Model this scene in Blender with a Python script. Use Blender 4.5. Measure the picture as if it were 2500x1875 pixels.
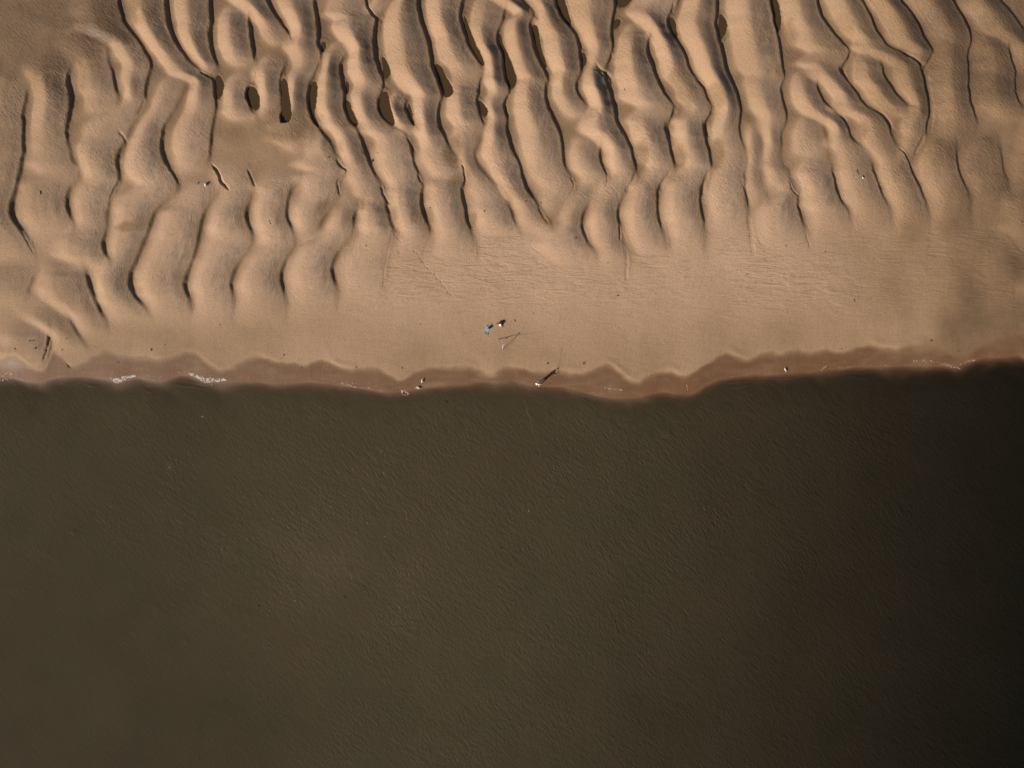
import bpy, bmesh, math, random
import numpy as np
from mathutils import Vector, Matrix, noise as mnoise

for o in list(bpy.data.objects):
    bpy.data.objects.remove(o, do_unlink=True)
scene = bpy.context.scene
random.seed(7)
rng = np.random.default_rng(11)

# ------------------------------------------------------------------ scale
PX = 20.0                                   # photograph pixels per metre on the sand
CXP, CYP = 1250.0, 937.5
def P(px, py, z=0.0):
    return Vector(((px - CXP) / PX, -(py - CYP) / PX, z))

# ------------------------------------------------------------------ camera (a drone looking straight down)
cam_d = bpy.data.cameras.new("drone_camera")
cam = bpy.data.objects.new("drone_camera", cam_d)
scene.collection.objects.link(cam)
cam_d.sensor_width = 36.0
cam_d.lens = 25.0
cam.location = (0, 0, 125.0 / 1.44)
cam.rotation_euler = (0, 0, 0)
cam_d.clip_start = 1.0
cam_d.clip_end = 6000.0
scene.camera = cam

# ------------------------------------------------------------------ world and sun
SUN_AZ = math.radians(35.0)                 # direction the light travels, from +X towards +Y
SUN_EL = math.radians(29.0)
world = bpy.data.worlds.new("World")
scene.world = world
world.use_nodes = True
wn = world.node_tree.nodes; wl = world.node_tree.links
wn.clear()
sky = wn.new("ShaderNodeTexSky"); sky.sky_type = 'NISHITA'; sky.sun_disc = False
sky.sun_elevation = SUN_EL
sky.sun_rotation = math.radians(180.0 + 55.0)
sky.air_density = 1.0; sky.dust_density = 1.0; sky.ozone_density = 1.0
bg = wn.new("ShaderNodeBackground"); bg.inputs[1].default_value = 0.05
wo = wn.new("ShaderNodeOutputWorld")
wl.new(sky.outputs[0], bg.inputs[0]); wl.new(bg.outputs[0], wo.inputs[0])

sun_d = bpy.data.lights.new("sun", 'SUN')
sun_d.energy = 5.0
sun_d.color = (1.0, 0.90, 0.77)
sun_d.angle = math.radians(0.5)
sun = bpy.data.objects.new("sun", sun_d)
scene.collection.objects.link(sun)
ldir = Vector((math.cos(SUN_AZ) * math.cos(SUN_EL), math.sin(SUN_AZ) * math.cos(SUN_EL), -math.sin(SUN_EL)))
sun.rotation_euler = ldir.to_track_quat('-Z', 'Y').to_euler()
sun.location = (-40, -30, 60)

vs = scene.view_settings
scene.display_settings.display_device = 'sRGB'
vs.view_transform = 'Standard'; vs.look = 'None'; vs.gamma = 1.0; vs.use_curve_mapping = False
vs.exposure = 0.70

# ------------------------------------------------------------------ helpers
def link(o):
    scene.collection.objects.link(o); return o
def tag(o, label=None, cat=None, group=None, kind=None):
    if label: o["label"] = label
    if cat: o["category"] = cat
    if group: o["group"] = group
    if kind: o["kind"] = kind
    return o
def smooth(e0, e1, x):
    t = np.clip((x - e0) / (e1 - e0), 0, 1); return t * t * (3 - 2 * t)
def gauss1d(a, s, axis):
    if s <= 0: return a
    r = max(1, int(3 * s)); k = np.exp(-0.5 * (np.arange(-r, r + 1) / s) ** 2); k /= k.sum()
    pad = [(0, 0)] * a.ndim; pad[axis] = (r, r)
    b = np.pad(a, pad, mode='edge'); out = np.zeros_like(a)
    n = a.shape[axis]
    for i, w in enumerate(k):
        sl = [slice(None)] * a.ndim; sl[axis] = slice(i, i + n)
        out += w * b[tuple(sl)]
    return out
_tabs = {}
def vnoise(X, Y, cell, seed=0, straight=False):
    """smooth value noise in -1..1, X and Y in pixels"""
    if seed not in _tabs: _tabs[seed] = np.random.default_rng(100 + seed).uniform(-1, 1, (256, 256))
    T = _tabs[seed]
    if straight: u = X / cell; v = Y / cell
    else:
        th = 0.5 + seed * 1.37; u = (X * math.cos(th) + Y * math.sin(th)) / cell; v = (Y * math.cos(th) - X * math.sin(th)) / cell
    iu = np.floor(u).astype(int); iv = np.floor(v).astype(int)
    fu = u - iu; fv = v - iv
    fu = fu * fu * (3 - 2 * fu); fv = fv * fv * (3 - 2 * fv)
    a = T[iv % 256, iu % 256]; b = T[iv % 256, (iu + 1) % 256]
    c = T[(iv + 1) % 256, iu % 256]; d = T[(iv + 1) % 256, (iu + 1) % 256]
    return (a * (1 - fu) + b * fu) * (1 - fv) + (c * (1 - fu) + d * fu) * fv

# tiles of the photograph in which the crests were measured: offset and scale
TILE = {"T1": (0, 0, 3.456), "T2": (620, 0, 3.456), "T3": (1240, 0, 3.456), "T4": (1860, 0, 3.456),
        "B1": (0, 400, 2.9625), "B2": (620, 400, 2.9625), "B3": (1240, 400, 2.9625), "B4": (1860, 400, 2.9625)}
def conv(parts):
    out = []
    for t, pts in parts:
        ox, oy, s = TILE[t]
        for p in pts:
            out.append((ox + p[0] / s, oy + p[1] / s) + tuple(p[2:]))
    return out

# ------------------------------------------------------------------ dune crests (x, y, strength), top to bottom
CREST_SRC = [
 [("T1", [(285,740,.15),(275,800,.3),(272,870,.35),(255,920,.35),(240,1000,.4),(240,1100,.4),(245,1200,.45),(240,1300,.5),(225,1400,.5),(205,1500,.5),(175,1640,.5)]),
  ("B1", [(140,250,.55),(115,300,.75),(112,360,.85),(130,420,.8),(165,470,.55),(200,510,.35),(240,580,.25),(270,640,.15),(290,700,0)])],
 [("T1", [(660,560,.1),(610,660,.4),(600,720,.8),(620,790,.85),(635,860,.85),(625,950,.75),(610,1060,.65),(595,1140,.4),(620,1250,.25),(650,1380,.3),(700,1440,.2),(715,1510,.12),(640,1590,.25)]),
  ("B1", [(560,160,.35),(520,230,.45),(515,320,.5),(525,380,.45),(550,420,.3),(565,500,.1),(570,540,0)])],
 [("T1", [(915,330,.05),(930,430,.2),(950,540,.25),(985,640,.34),(1000,720,.48),(1010,790,.4),(1040,830,.2),(1030,930,.12),(1000,1020,0)])],
 [("T1", [(1040,0,.45),(1045,80,.5),(1065,150,.45),(1070,210,.6),(1110,270,.5),(1180,350,.45),(1250,450,.45),(1300,540,.4),(1310,600,.4),(1285,680,.35),(1262,760,.55),(1250,830,.4),(1265,870,.2),(1230,930,.2),(1190,1000,.25),(1120,1130,.2),(1100,1200,.25),(1050,1270,.4),(1022,1340,.65),(1020,1420,.7),(1040,1500,.5),(1042,1560,.3)]),
  ("B1", [(850,215,.35),(825,270,.3),(795,400,.35),(800,460,.2),(785,520,.35),(765,570,.6),(765,600,.75),(780,660,.6),(815,700,.3),(825,750,0)])],
 [("T1", [(1430,0,.85),(1430,120,.9),(1455,270,.85),(1490,360,.75),(1540,440,.6),(1620,540,.4),(1720,630,.33),(1810,685,.35),(1828,715,.5),(1825,790,.65),(1845,880,.5),(1850,930,.35),(1840,1000,.3),(1810,1130,.38),(1805,1230,.4),(1790,1350,.3),(1745,1440,.15),(1690,1490,0)])],
 [("T1", [(1800,0,.65),(1795,80,.75),(1805,200,.8),(1795,330,.8),(1800,420,.75),(1825,500,.55),(1855,570,.45),(1862,610,.2),(1862,640,0)])],
 [("T1", [(2130,170,.2),(2128,250,.7),(2130,320,.8),(2145,430,.75),(2170,520,.4),(2185,570,0)])],
 [("T1", [(2190,690,.1),(2140,790,.4),(2130,890,.45),(2148,970,.35),(2190,1010,.1),(2200,1040,0)])],
 [("T1", [(1630,700,.08),(1580,800,.2),(1530,890,.22),(1470,1000,.22),(1410,1100,.4),(1390,1180,.5),(1385,1300,.55),(1410,1370,.55),(1460,1450,.4),(1510,1520,.35),(1545,1570,.3)]),
  ("B1", [(1300,210,.28),(1240,270,.28),(1160,340,.42),(1115,420,.5),(1080,530,.38),(1040,620,.42),(1000,720,.5),(955,820,.7),(945,880,.9),(975,950,.65),(1020,1000,.4),(1075,1070,.2),(1110,1130,0)])],
 [("B1", [(1640,120,0),(1605,190,.2),(1540,300,.22),(1490,370,.48),(1465,480,.5),(1440,600,.42),(1400,720,.45),(1360,810,.55),(1345,870,.65),(1355,930,.55),(1385,980,.3),(1385,1100,.08),(1390,1180,0)])],
 [("B1", [(1815,60,.1),(1845,150,.15),(1835,240,.22),(1800,340,.38),(1790,390,.62),(1810,450,.62),(1830,490,.38),(1840,570,.18),(1800,640,.28),(1730,740,.45),(1690,830,.5),(1680,890,.5),(1695,940,.3),(1690,1060,.1),(1690,1180,0)])],
 [("B2", [(350,130,.1),(280,200,.38),(255,290,.42),(245,380,.52),(255,430,.52),(285,490,.3),(305,570,.2),(300,610,.2),(280,640,.3),(235,710,.42),(205,790,.5),(200,850,.58),(215,900,.5),(230,960,.25),(235,1080,.1),(240,1160,0)])],
 [("T2", [(680,1270,.2),(710,1340,.2),(760,1420,.3),(805,1460,.25)]), ("B2", [(640,110,.3),(615,160,.28),(622,220,.18),(600,290,.22),(545,370,.5),(500,430,.38),(470,490,.22),(400,580,0)])],
 [("B2", [(800,280,.1),(765,320,.3),(735,370,.52),(725,420,.52),(730,490,.25),(700,560,.18),(640,610,.38),(590,680,.5),(565,760,.6),(575,830,.5),(595,890,.28),(600,990,.1),(595,1150,0)])],
 [("T2", [(900,400,.05),(830,460,.2),(770,510,.4),(742,560,.7),(740,650,.8),(760,750,.8),(778,820,.7),(765,890,.75),(785,980,.65),(820,1060,.5),(870,1110,.4),(915,1180,.45),(935,1260,.55),(955,1340,.65),(985,1420,.55),(1030,1500,.35),(1075,1570,.22)]),
  ("B2", [(940,210,.22),(965,260,.3),(958,310,.3),(965,350,.65),(980,410,.75),(1005,470,.5),(1020,510,.2),(1000,590,.1),(960,700,.1),(945,830,.1),(945,960,0)])],
 [("T2", [(110,0,.75),(150,80,.75),(200,170,.65),(250,230,.45),(300,300,.25),(340,380,.15),(350,440,.0)])],
 [("T2", [(540,0,.3),(522,60,.5),(540,170,.85),(550,280,.85),(545,390,.85),(575,480,.65),(585,540,.35),(570,620,.3),(510,680,.45),(480,750,.65),(468,860,.7),(480,960,.65),(520,1050,.5),(570,1110,.35),(620,1190,.35),(680,1270,.15),(700,1320,0)])],
 [("T2", [(285,580,.2),(250,650,.6),(243,760,.65),(250,870,.45),(248,960,.2),(255,1050,0)])],
 [("T2", [(955,0,.15),(955,80,.25),(990,150,.35),(1045,192,.4),(1040,220,.65),(1020,290,.95),(1010,400,1),(1028,520,1),(1060,610,.95),(1095,690,.7),(1105,740,.4),(1080,810,.42),(1050,870,.65),(1050,940,.65),(1090,1020,.5),(1150,1080,.4),(1210,1120,.3),(1280,1150,.2),(1320,1210,.28),(1335,1290,.42),(1345,1370,.42),(1370,1450,.38),(1410,1530,.3),(1430,1590,.3)]),
  ("B2", [(1222,170,.35),(1205,230,.75),(1205,320,.85),(1230,400,.85),(1260,460,.6),(1280,500,.3),(1260,580,.1),(1235,660,.05),(1225,750,0)])],
 [("T2", [(1190,0,.2),(1150,60,.22),(1090,130,.22),(1062,175,0)])],
 [("T2", [(1390,0,.95),(1380,100,.95),(1405,200,.95),(1440,300,.95),(1470,400,.95),(1490,520,.95),(1510,620,.95),(1545,720,.95),(1590,830,.75),(1590,865,.5),(1560,920,.55),(1545,1000,.65),(1560,1090,.75),(1590,1160,.65),(1635,1230,.35),(1680,1320,.22),(1750,1400,.25),(1780,1460,.3),(1795,1530,.18)]),
  ("B2", [(1520,140,.2),(1492,195,.65),(1500,270,.65),(1525,350,.65),(1535,420,.55),(1560,480,.4),(1580,560,.2),(1600,660,.1),(1620,710,0)])],
 [("T2", [(1310,870,.2),(1285,910,.55),(1280,945,.65),(1300,1010,.65),(1340,1070,.4),(1370,1110,.2),(1390,1140,0)])],
 [("T2", [(1770,0,.75),(1742,80,.85),(1735,180,.85),(1755,280,.85),(1790,380,.75),(1830,460,.65),(1880,530,.5),(1920,580,.35),(1940,650,.12),(1905,760,.12),(1880,840,.65),(1878,920,.75),(1900,990,.65),(1935,1050,.4),(1940,1090,.15),(1900,1180,.15),(1870,1260,.28),(1855,1340,.28),(1880,1410,.32),(1940,1480,.3),(2010,1550,.28),(2080,1620,.25)]),
  ("B2", [(1760,160,.32),(1800,215,.2),(1830,290,.22),(1850,340,.38),(1862,400,.45)]), ("B3", [(35,430,.35),(60,490,.2),(80,520,0)])],
 [("T2", [(2115,110,.3),(2100,200,.55),(2060,290,.55),(2040,360,.75),(2060,440,.75),(2095,520,.85),(2100,620,.85),(2110,700,.85),(2145,780,.5),(2155,820,.2),(2115,900,.35),(2105,940,.5),(2135,1010,.4),(2125,1070,.25),(2122,1120,.65),(2140,1200,.75),(2165,1290,.6)]),
  ("T3", [(80,1370,.3),(105,1440,.5),(105,1520,.65)]), ("B3", [(85,20,.6),(90,100,.75),(115,190,.7),(160,250,.5),(210,310,.4),(250,380,.3),(285,440,.3),(310,480,.1),(320,520,0)])],
 [("T3", [(50,0,.6),(120,60,.65),(190,120,.75),(215,160,.6),(190,210,.5),(175,260,.85),(185,350,.85),(215,450,.75),(250,540,.65),(290,610,.65),(325,680,.65),(325,720,.5),(302,780,.5),(300,840,.65),(320,920,.65),(355,1000,.65),(395,1080,.65),(430,1150,.5),(445,1230,.5),(450,1330,.48),(465,1420,.38),(500,1480,.22),(540,1560,.22)]),
  ("B3", [(440,80,.25),(470,150,.22),(475,220,.15),(380,330,.15),(340,450,.1),(345,520,0)])],
 [("T3", [(385,0,.5),(395,90,.65),(430,180,.75),(500,260,.75),(555,330,.75),(580,420,.85),(595,520,.95),(605,600,.95),(600,660,.75),(560,730,.65),(560,780,.5),(590,840,.4),(640,900,.3),(700,970,.2),(760,1040,0)])],
 [("T3", [(875,0,.85),(885,80,.85),(870,170,.75),(855,260,.85),(850,350,.75),(865,410,.65),(870,470,.4),(840,530,.33),(815,600,.22),(790,650,.3),(800,700,.75),(830,780,.95),(860,860,.95),(880,950,.95),(890,1050,.75),(930,1120,.75),(980,1200,.75),(1015,1290,.75),(1035,1370,.65),(1055,1430,.4),(1072,1480,.22),(1055,1540,.2)]),
  ("B3", [(890,160,.22),(825,230,.22),(800,280,.32),(775,350,.55),(770,400,.65),(790,450,.42),(800,540,.32),(830,610,.28),(860,700,.1),(870,780,0)])],
 [("T3", [(770,1250,.2),(755,1340,.52),(770,1410,.48),(800,1460,.3),(825,1500,.25),(820,1580,0)])],
 [("B3", [(615,240,.1),(565,310,.32),(520,400,.5),(515,460,.48),(535,530,.48),(570,590,.38),(610,650,.2),(640,760,0)])],
 [("T3", [(1420,0,.5),(1430,30,.4),(1390,110,.32),(1340,160,.5),(1315,230,.85),(1330,310,.85),(1390,370,.75),(1440,440,.75),(1470,520,.75),(1490,600,.65),(1540,660,.4),(1590,710,.32),(1630,770,.32),(1640,840,.45),(1670,890,.3),(1705,930,.2),(1695,990,.25),(1645,1040,.28),(1620,1080,.55),(1635,1180,.65),(1660,1290,.65),(1680,1390,.55),(1690,1430,.2),(1650,1510,.15)]),
  ("B3", [(1410,120,.28),(1370,180,.38),(1360,280,.52),(1375,360,.6),(1390,430,.4),(1400,520,.15),(1395,720,0)])],
 [("T3", [(1185,310,.15),(1155,380,.65),(1145,460,.85),(1180,560,.95),(1210,650,.95),(1245,740,.85),(1290,820,.65),(1340,880,.4),(1385,925,.2),(1365,1000,.18),(1308,1060,.32),(1300,1110,.65),(1325,1210,.65),(1350,1310,.65),(1370,1390,.4),(1385,1430,.2),(1340,1500,.15),(1290,1550,.18)]),
  ("B3", [(1110,120,.22),(1068,180,.38),(1055,270,.52),(1060,380,.65),(1080,450,.4),(1110,530,.25),(1130,610,.15),(1130,680,0)])],
 [("T3", [(1730,0,.95),(1730,100,.95),(1712,260,.95),(1740,350,.95),(1770,440,.95),(1785,550,.95),(1810,650,.95),(1860,750,.85),(1900,850,.85),(1930,950,.65),(1920,1060,.52),(1930,1160,.38),(1955,1240,.28),(1980,1330,.22),(1985,1420,.22),(1960,1500,.32),(1970,1570,.32)]),
  ("B3", [(1690,60,.28),(1680,130,.38),(1690,210,.32),(1700,300,.25),(1705,400,.15),(1710,560,0)])],
 [("T4", [(30,0,.85),(40,100,.85),(60,220,.85),(90,320,.75),(115,420,.75),(120,520,.75),(150,620,.5),(160,670,.25),(130,740,.32),(125,820,.42),(155,920,.5),(180,1000,.42),(170,1060,.25),(135,1130,.32),(125,1230,.32),(115,1350,.18),(150,1430,.2)]),
  ("B4", [(150,60,.25),(180,160,.18),(190,200,0)])],
 [("T4", [(420,0,.75),(425,100,.85),(460,190,.75),(530,280,.65),(600,360,.52),(670,430,.42),(705,475,.3),(670,550,.25),(600,600,.42),(620,650,.52),(680,720,.42),(740,800,.52),(790,870,.55),(850,940,.42),(920,965,.25),(990,1010,.32),(1030,1080,.32),(1040,1160,.32),(1080,1230,.25),(1140,1310,.22),(1190,1380,.25),(1205,1440,.42)]),
  ("B4", [(1035,40,.55),(1070,130,.52),(1110,210,.42),(1145,300,.32),(1165,400,.15),(1180,590,0)])],
 [("T4", [(430,730,.25),(440,810,.55),(480,880,.55),(540,950,.42),(610,1000,.3),(660,1045,.3),(680,1090,.45),(700,1170,.45),(750,1230,.32),(810,1280,.15),(870,1360,.15),(895,1440,.3)]),
  ("B4", [(765,60,.42),(800,150,.42),(840,260,.38),(885,340,.2),(900,430,.1),(920,590,0)])],
 [("T4", [(760,0,.65),(810,60,.65),(850,140,.65),(890,230,.65),(920,300,.52),(980,380,.52),(1040,440,.38),(1110,465,.25),(1190,495,.25),(1250,545,.25),(1292,595,.42),(1310,670,.42),(1335,770,.42),(1360,880,.38),(1370,980,.3),(1350,1050,.38),(1340,1130,.32),(1340,1180,.2),(1290,1250,.2),(1230,1340,.15),(1215,1390,0)])],
 [("T4", [(970,590,.35),(990,680,.55),(1050,770,.55),(1110,850,.48),(1180,910,.38),(1260,960,.2),(1330,1005,.0)])],
 [("T4", [(1080,0,.75),(1150,90,.75),(1220,170,.75),(1270,250,.75),(1310,340,.65),(1350,410,.6),(1400,460,.4),(1380,520,.2),(1350,575,0)])],
 [("T4", [(1530,0,.75),(1580,90,.75),(1640,190,.75),(1690,290,.75),(1710,370,.52),(1690,440,.42),(1680,540,.52),(1685,680,.52),(1690,800,.65),(1700,890,.65),(1740,980,.42),(1770,1030,.25),(1750,1110,.15),(1700,1200,.1),(1640,1300,0)])],
 [("T4", [(1900,0,.75),(1980,90,.75),(2060,170,.65),(2120,250,.52),(2190,330,.42),(2230,400,.42),(2280,480,.3),(2300,560,.2)])],
 [("T4", [(2030,470,.5),(2050,550,.52),(2085,620,.42),(2075,720,.42),(2085,830,.42),(2130,910,.32),(2190,980,.2),(2220,1040,0)])],
 [("T4", [(1590,1290,.25),(1590,1380,.42),(1610,1470,.42),(1650,1570,.38)]), ("B4", [(1370,20,.42),(1400,120,.38),(1440,200,.32),(1460,290,.2),(1465,380,.1),(1490,540,0)])],
 [("T4", [(1955,1270,.25),(1970,1400,.32),(1990,1500,.28)]), ("B4", [(1700,20,.3),(1720,120,.25),(1740,240,.1),(1745,300,0)])],
 [("B4", [(475,60,.25),(480,90,.42),(495,190,.65),(530,270,.52),(580,340,.3),(600,410,.15),(620,540,0)])],
 [("B4", [(240,220,.2),(225,260,.45),(230,320,.55),(250,390,.42),(280,470,.25),(300,560,.12),(340,660,0)])],
 [("B1", [(640,790,.2),(655,830,.55),(670,900,.65),(695,970,.65),(725,1050,.52),(760,1110,.3),(785,1200,.1),(790,1260,0)])],
 [("B1", [(385,1200,.1),(366,1250,.45),(370,1320,.5),(352,1360,.5),(335,1390,.4),(325,1420,.1)])],
 [("B1", [(490,1080,.1),(520,1140,.35),(560,1210,.4),(600,1290,.25),(640,1340,0)])],
 [("B1", [(300,760,.05),(255,850,.3),(225,910,.35),(215,960,.2),(190,1020,0)])],
 [("T3", [(2100,1100,.1),(2100,1250,.2),(2110,1400,.2),(2100,1550,.15)]), ("B3", [(1850,250,.1),(1860,420,.0)])],
 [("T4", [(480,1080,.15),(500,1180,.25),(515,1300,.15),(520,1360,0)])],
]
CRESTS = []
for k, parts in enumerate(CREST_SRC):
    pts = conv(parts)
    x = np.array([p[0] for p in pts]); y = np.array([p[1] for p in pts]); a = np.array([p[2] for p in pts])
    keep = [0]
    for i in range(1, len(y)):
        if y[i] > y[keep[-1]] + 1.0: keep.append(i)
    x, y, a = x[keep], y[keep], a[keep]
    top = y[0] <= 1.0
    y0 = y[0] - (260 if top else 45); y1 = y[-1] + 40
    yg = np.arange(y0, y1, 1.0)
    xg = np.interp(yg, y, x); ag = np.interp(yg, y, a)
    sl0 = (x[min(3, len(x) - 1)] - x[0]) / (y[min(3, len(x) - 1)] - y[0] + 1e-6)
    sl1 = (x[-1] - x[-2]) / (y[-1] - y[-2])
    m = yg < y[0]; xg[m] = x[0] + sl0 * (yg[m] - y[0]) * 0.6
    if not top: ag[m] = a[0] * np.clip(1 - (y[0] - yg[m]) / 32, 0, 1)
    else: ag[m] = a[0] * np.clip((yg[m] - y0) / 120, 0, 1)
    m = yg > y[-1]; xg[m] = x[-1] + sl1 * (yg[m] - y[-1]); ag[m] = a[-1] * np.clip(1 - (yg[m] - y[-1]) / 28, 0, 1)
    xg = gauss1d(xg, 5.0, 0); ag = gauss1d(ag, 11.0, 0)
    xg = xg + 1.6 * vnoise(yg, np.full_like(yg, k * 31.7), 17.0, 3, True) + 0.8 * vnoise(yg, np.full_like(yg, k * 17.3), 6.0, 4, True)
    tg = gauss1d(np.gradient(xg), 8.0, 0)
    cg = 1.0 / np.sqrt(1 + tg ** 2)
    ag = np.clip(ag, 0, 1)
    ag = np.where(ag > .12, ag ** .72, ag * (.12 ** -.28))
    CRESTS.append((yg, xg, np.clip(ag, 0, 1), cg))
# the same kind of dune goes on to both sides of the measured stretch
base_crests = list(CRESTS)
for (yg, xg, ag, cg) in base_crests:
    for sh in (-2520.0, 2520.0):
        CRESTS.append((yg, xg + sh, ag, cg))

# ------------------------------------------------------------------ shoreline and upper edge of the wet face
def line_from(parts):
    pts = conv(parts); pts.sort(key=lambda p: p[0])
    x = np.array([p[0] for p in pts]); y = np.array([p[1] for p in pts])
    xg = np.arange(-60, 2561, 1.0); yg = np.interp(xg, x, y)
    return xg, gauss1d(yg, 7.0, 0)
SH_X, SH_Y = line_from([
 ("B1", [(0,1540),(100,1545),(200,1575),(300,1578),(400,1545),(520,1530),(620,1535),(700,1545),(780,1562),(850,1580),(920,1560),(1000,1540),(1080,1562),(1170,1572),(1240,1545),(1310,1522),(1370,1532),(1440,1560),(1500,1578),(1600,1580),(1700,1575),(1830,1572)]),
 ("B2", [(0,1568),(150,1588),(300,1582),(420,1575),(560,1592),(700,1612),(820,1628),(900,1645),(980,1652),(1100,1640),(1300,1608),(1450,1600),(1560,1590),(1620,1572),(1700,1575),(1750,1588),(1790,1575),(1850,1560)]),
 ("B3", [(0,1566),(60,1575),(150,1600),(250,1605),(400,1612),(480,1630),(560,1650),(640,1675),(720,1688),(850,1695),(960,1690),(1050,1660),(1120,1650),(1230,1660),(1330,1668),(1390,1640),(1430,1600),(1520,1562),(1600,1548),(1800,1520)]),
 ("B4", [(0,1530),(150,1515),(300,1505),(450,1490),(600,1482),(700,1465),(850,1466),(1000,1462),(1100,1456),(1300,1462),(1400,1470),(1500,1432),(1580,1403),(1700,1400),(1800,1390),(1896,1370)])])
WF_X, WF_Y = line_from([
 ("B1", [(0,1455),(60,1405),(150,1392),(200,1430),(240,1480),(320,1510),(350,1490),(380,1400),(395,1330),(430,1370),(520,1462),(560,1462),(620,1432),(680,1390),(790,1332),(840,1370),(890,1400),(960,1395),(1050,1400),(1180,1422),(1250,1402),(1310,1375),(1385,1350),(1440,1370),(1500,1440),(1600,1500),(1660,1480),(1750,1430),(1850,1390)]),
 ("B2", [(50,1380),(110,1410),(170,1440),(260,1440),(330,1445),(370,1465),(430,1435),(500,1410),(560,1440),(640,1480),(720,1490),(830,1475),(930,1490),(1000,1540),(1070,1575),(1110,1540),(1180,1500),(1270,1475),(1400,1480),(1550,1470),(1640,1490),(1710,1540),(1728,1545),(1760,1500),(1850,1470)]),
 ("B3", [(0,1470),(120,1480),(180,1510),(240,1515),(330,1500),(400,1500),(550,1510),(600,1500),(650,1470),(720,1445),(780,1480),(830,1530),(890,1570),(940,1590),(1000,1550),(1090,1500),(1180,1490),(1240,1530),(1290,1555),(1330,1520),(1430,1450),(1500,1400),(1580,1345),(1620,1370),(1700,1420),(1750,1440),(1800,1380),(1850,1330)]),
 ("B4", [(30,1340),(60,1370),(140,1395),(190,1350),(240,1325),(300,1370),(350,1380),(440,1330),(520,1360),(600,1380),(690,1310),(760,1300),(850,1330),(1000,1340),(1100,1310),(1200,1290),(1280,1320),(1380,1380),(1470,1395),(1530,1330),(1590,1265),(1650,1280),(1710,1310),(1760,1220),(1800,1190),(1896,1240)])])
def shore_y(x): return np.interp(x, SH_X, SH_Y)
WF_Y = WF_Y + (gauss1d(WF_Y, 16.0, 0) - WF_Y) * smooth(1600, 1800, WF_X)
def wet_y(x): return np.interp(x, WF_X, WF_Y)

# ------------------------------------------------------------------ pools left between the dunes: outline, label
POOLS = [
 ("T1", [(1845,680),(1870,655),(1900,678),(1922,740),(1915,810),(1880,862),(1850,850),(1842,760)], "small oval brown pool farthest left, at the forked end of a dune crest"),
 ("T2", [(0,740),(40,770),(75,840),(80,900),(65,960),(0,945),(-35,880),(-40,800)], "oval brown pool second from the left, just left of the long upright pool"),
 ("T2", [(268,690),(300,700),(325,800),(345,950),(355,1050),(290,1080),(250,1070),(256,960),(258,860),(256,760)], "long upright brown pool with a blunt square lower end over a damp hollow"),
 ("T2", [(508,720),(550,715),(562,800),(545,920),(530,980),(560,1060),(580,1100),(545,1090),(502,1010),(482,930),(485,830)], "leaf shaped brown pool tapering down to a point, right of the upright pool"),
 ("T2", [(792,705),(815,725),(825,780),(800,830),(792,780)], "tiny brown pool in a lee halfway down a dark crescent shadow, above a slanting pool"),
 ("T2", [(785,870),(825,875),(840,950),(890,1030),(900,1080),(870,1100),(825,1040),(795,970),(780,920)], "slanting brown pool curving right at its lower end, below the tiny lee pool"),
 ("T2", [(585,382),(625,385),(632,430),(605,470),(588,470)], "small rounded brown pool beside a dark shadow, higher than the leaf shaped pool"),
 ("T2", [(1090,500),(1130,530),(1165,610),(1170,650),(1140,690),(1118,700),(1100,610)], "half moon brown pool right of the widest dark lee shadow"),
 ("T2", [(1100,800),(1145,800),(1160,890),(1200,1030),(1205,1080),(1170,1082),(1105,1020),(1065,960),(1066,880)], "broad teardrop brown pool straight below the half moon pool"),
 ("T2", [(1535,562),(1590,590),(1630,680),(1690,770),(1695,820),(1650,855),(1608,840),(1570,730),(1535,640)], "club shaped brown pool at the foot of the longest lee shadow, widest at the bottom"),
 ("T2", [(1312,895),(1335,920),(1350,1000),(1370,1080),(1360,1090),(1328,1030),(1302,960)], "thin sliver of brown pool between the teardrop pool and the club shaped pool"),
 ("T2", [(1775,155),(1800,200),(1850,330),(1900,450),(1950,560),(1945,590),(1905,562),(1850,470),(1805,370),(1775,260)], "long slim brown pool slanting down to the right, upper middle of the dunes"),
 ("T2", [(1895,870),(1940,900),(1980,960),(1980,1000),(1950,1020),(1920,980),(1900,920)], "small pointed brown pool below the long slim slanting pool"),
 ("T2", [(2065,335),(2085,322),(2100,400),(2150,500),(2195,600),(2228,720),(2195,780),(2160,785),(2130,720),(2118,600),(2100,490),(2072,400)], "longest brown pool, swelling towards its lower end right of the small pointed pool"),
 ("T3", [(205,238),(252,242),(266,320),(275,430),(310,530),(335,590),(312,602),(275,530),(242,440),(212,340)], "narrow brown pool under a rill mouth, right of the longest pool"),
 ("T3", [(392,-40),(462,-30),(490,80),(515,170),(535,240),(515,268),(458,200),(412,110)], "olive brown pool cut by the upper frame edge with a pointed lower tip"),
 ("T3", [(912,-40),(1042,-40),(1040,45),(972,105),(912,100),(905,40)], "wide olive brown pool at the upper frame edge beside a dark shadow"),
 ("T3", [(884,200),(930,195),(948,215),(930,260),(884,292)], "little brown pool just below the wide olive pool"),
 ("T3", [(616,472),(650,482),(670,540),(640,600),(620,610)], "small brown pool in the lee of the crest below the pointed olive pool"),
 ("T3", [(1348,172),(1390,190),(1410,270),(1420,350),(1400,368),(1362,300),(1345,230)], "oval brown pool under two pale rill lips, right part of the dunes"),
 ("T3", [(1762,150),(1800,160),(1835,230),(1830,290),(1790,362),(1772,360),(1760,250)], "brown pool with a bulging right side against a long straight lee shadow"),
 ("T4", [(55,-30),(100,15),(130,120),(145,220),(120,300),(98,312),(82,220),(58,100)], "rightmost brown pool, tall and narrow, cut by the upper frame edge"),
]
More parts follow.
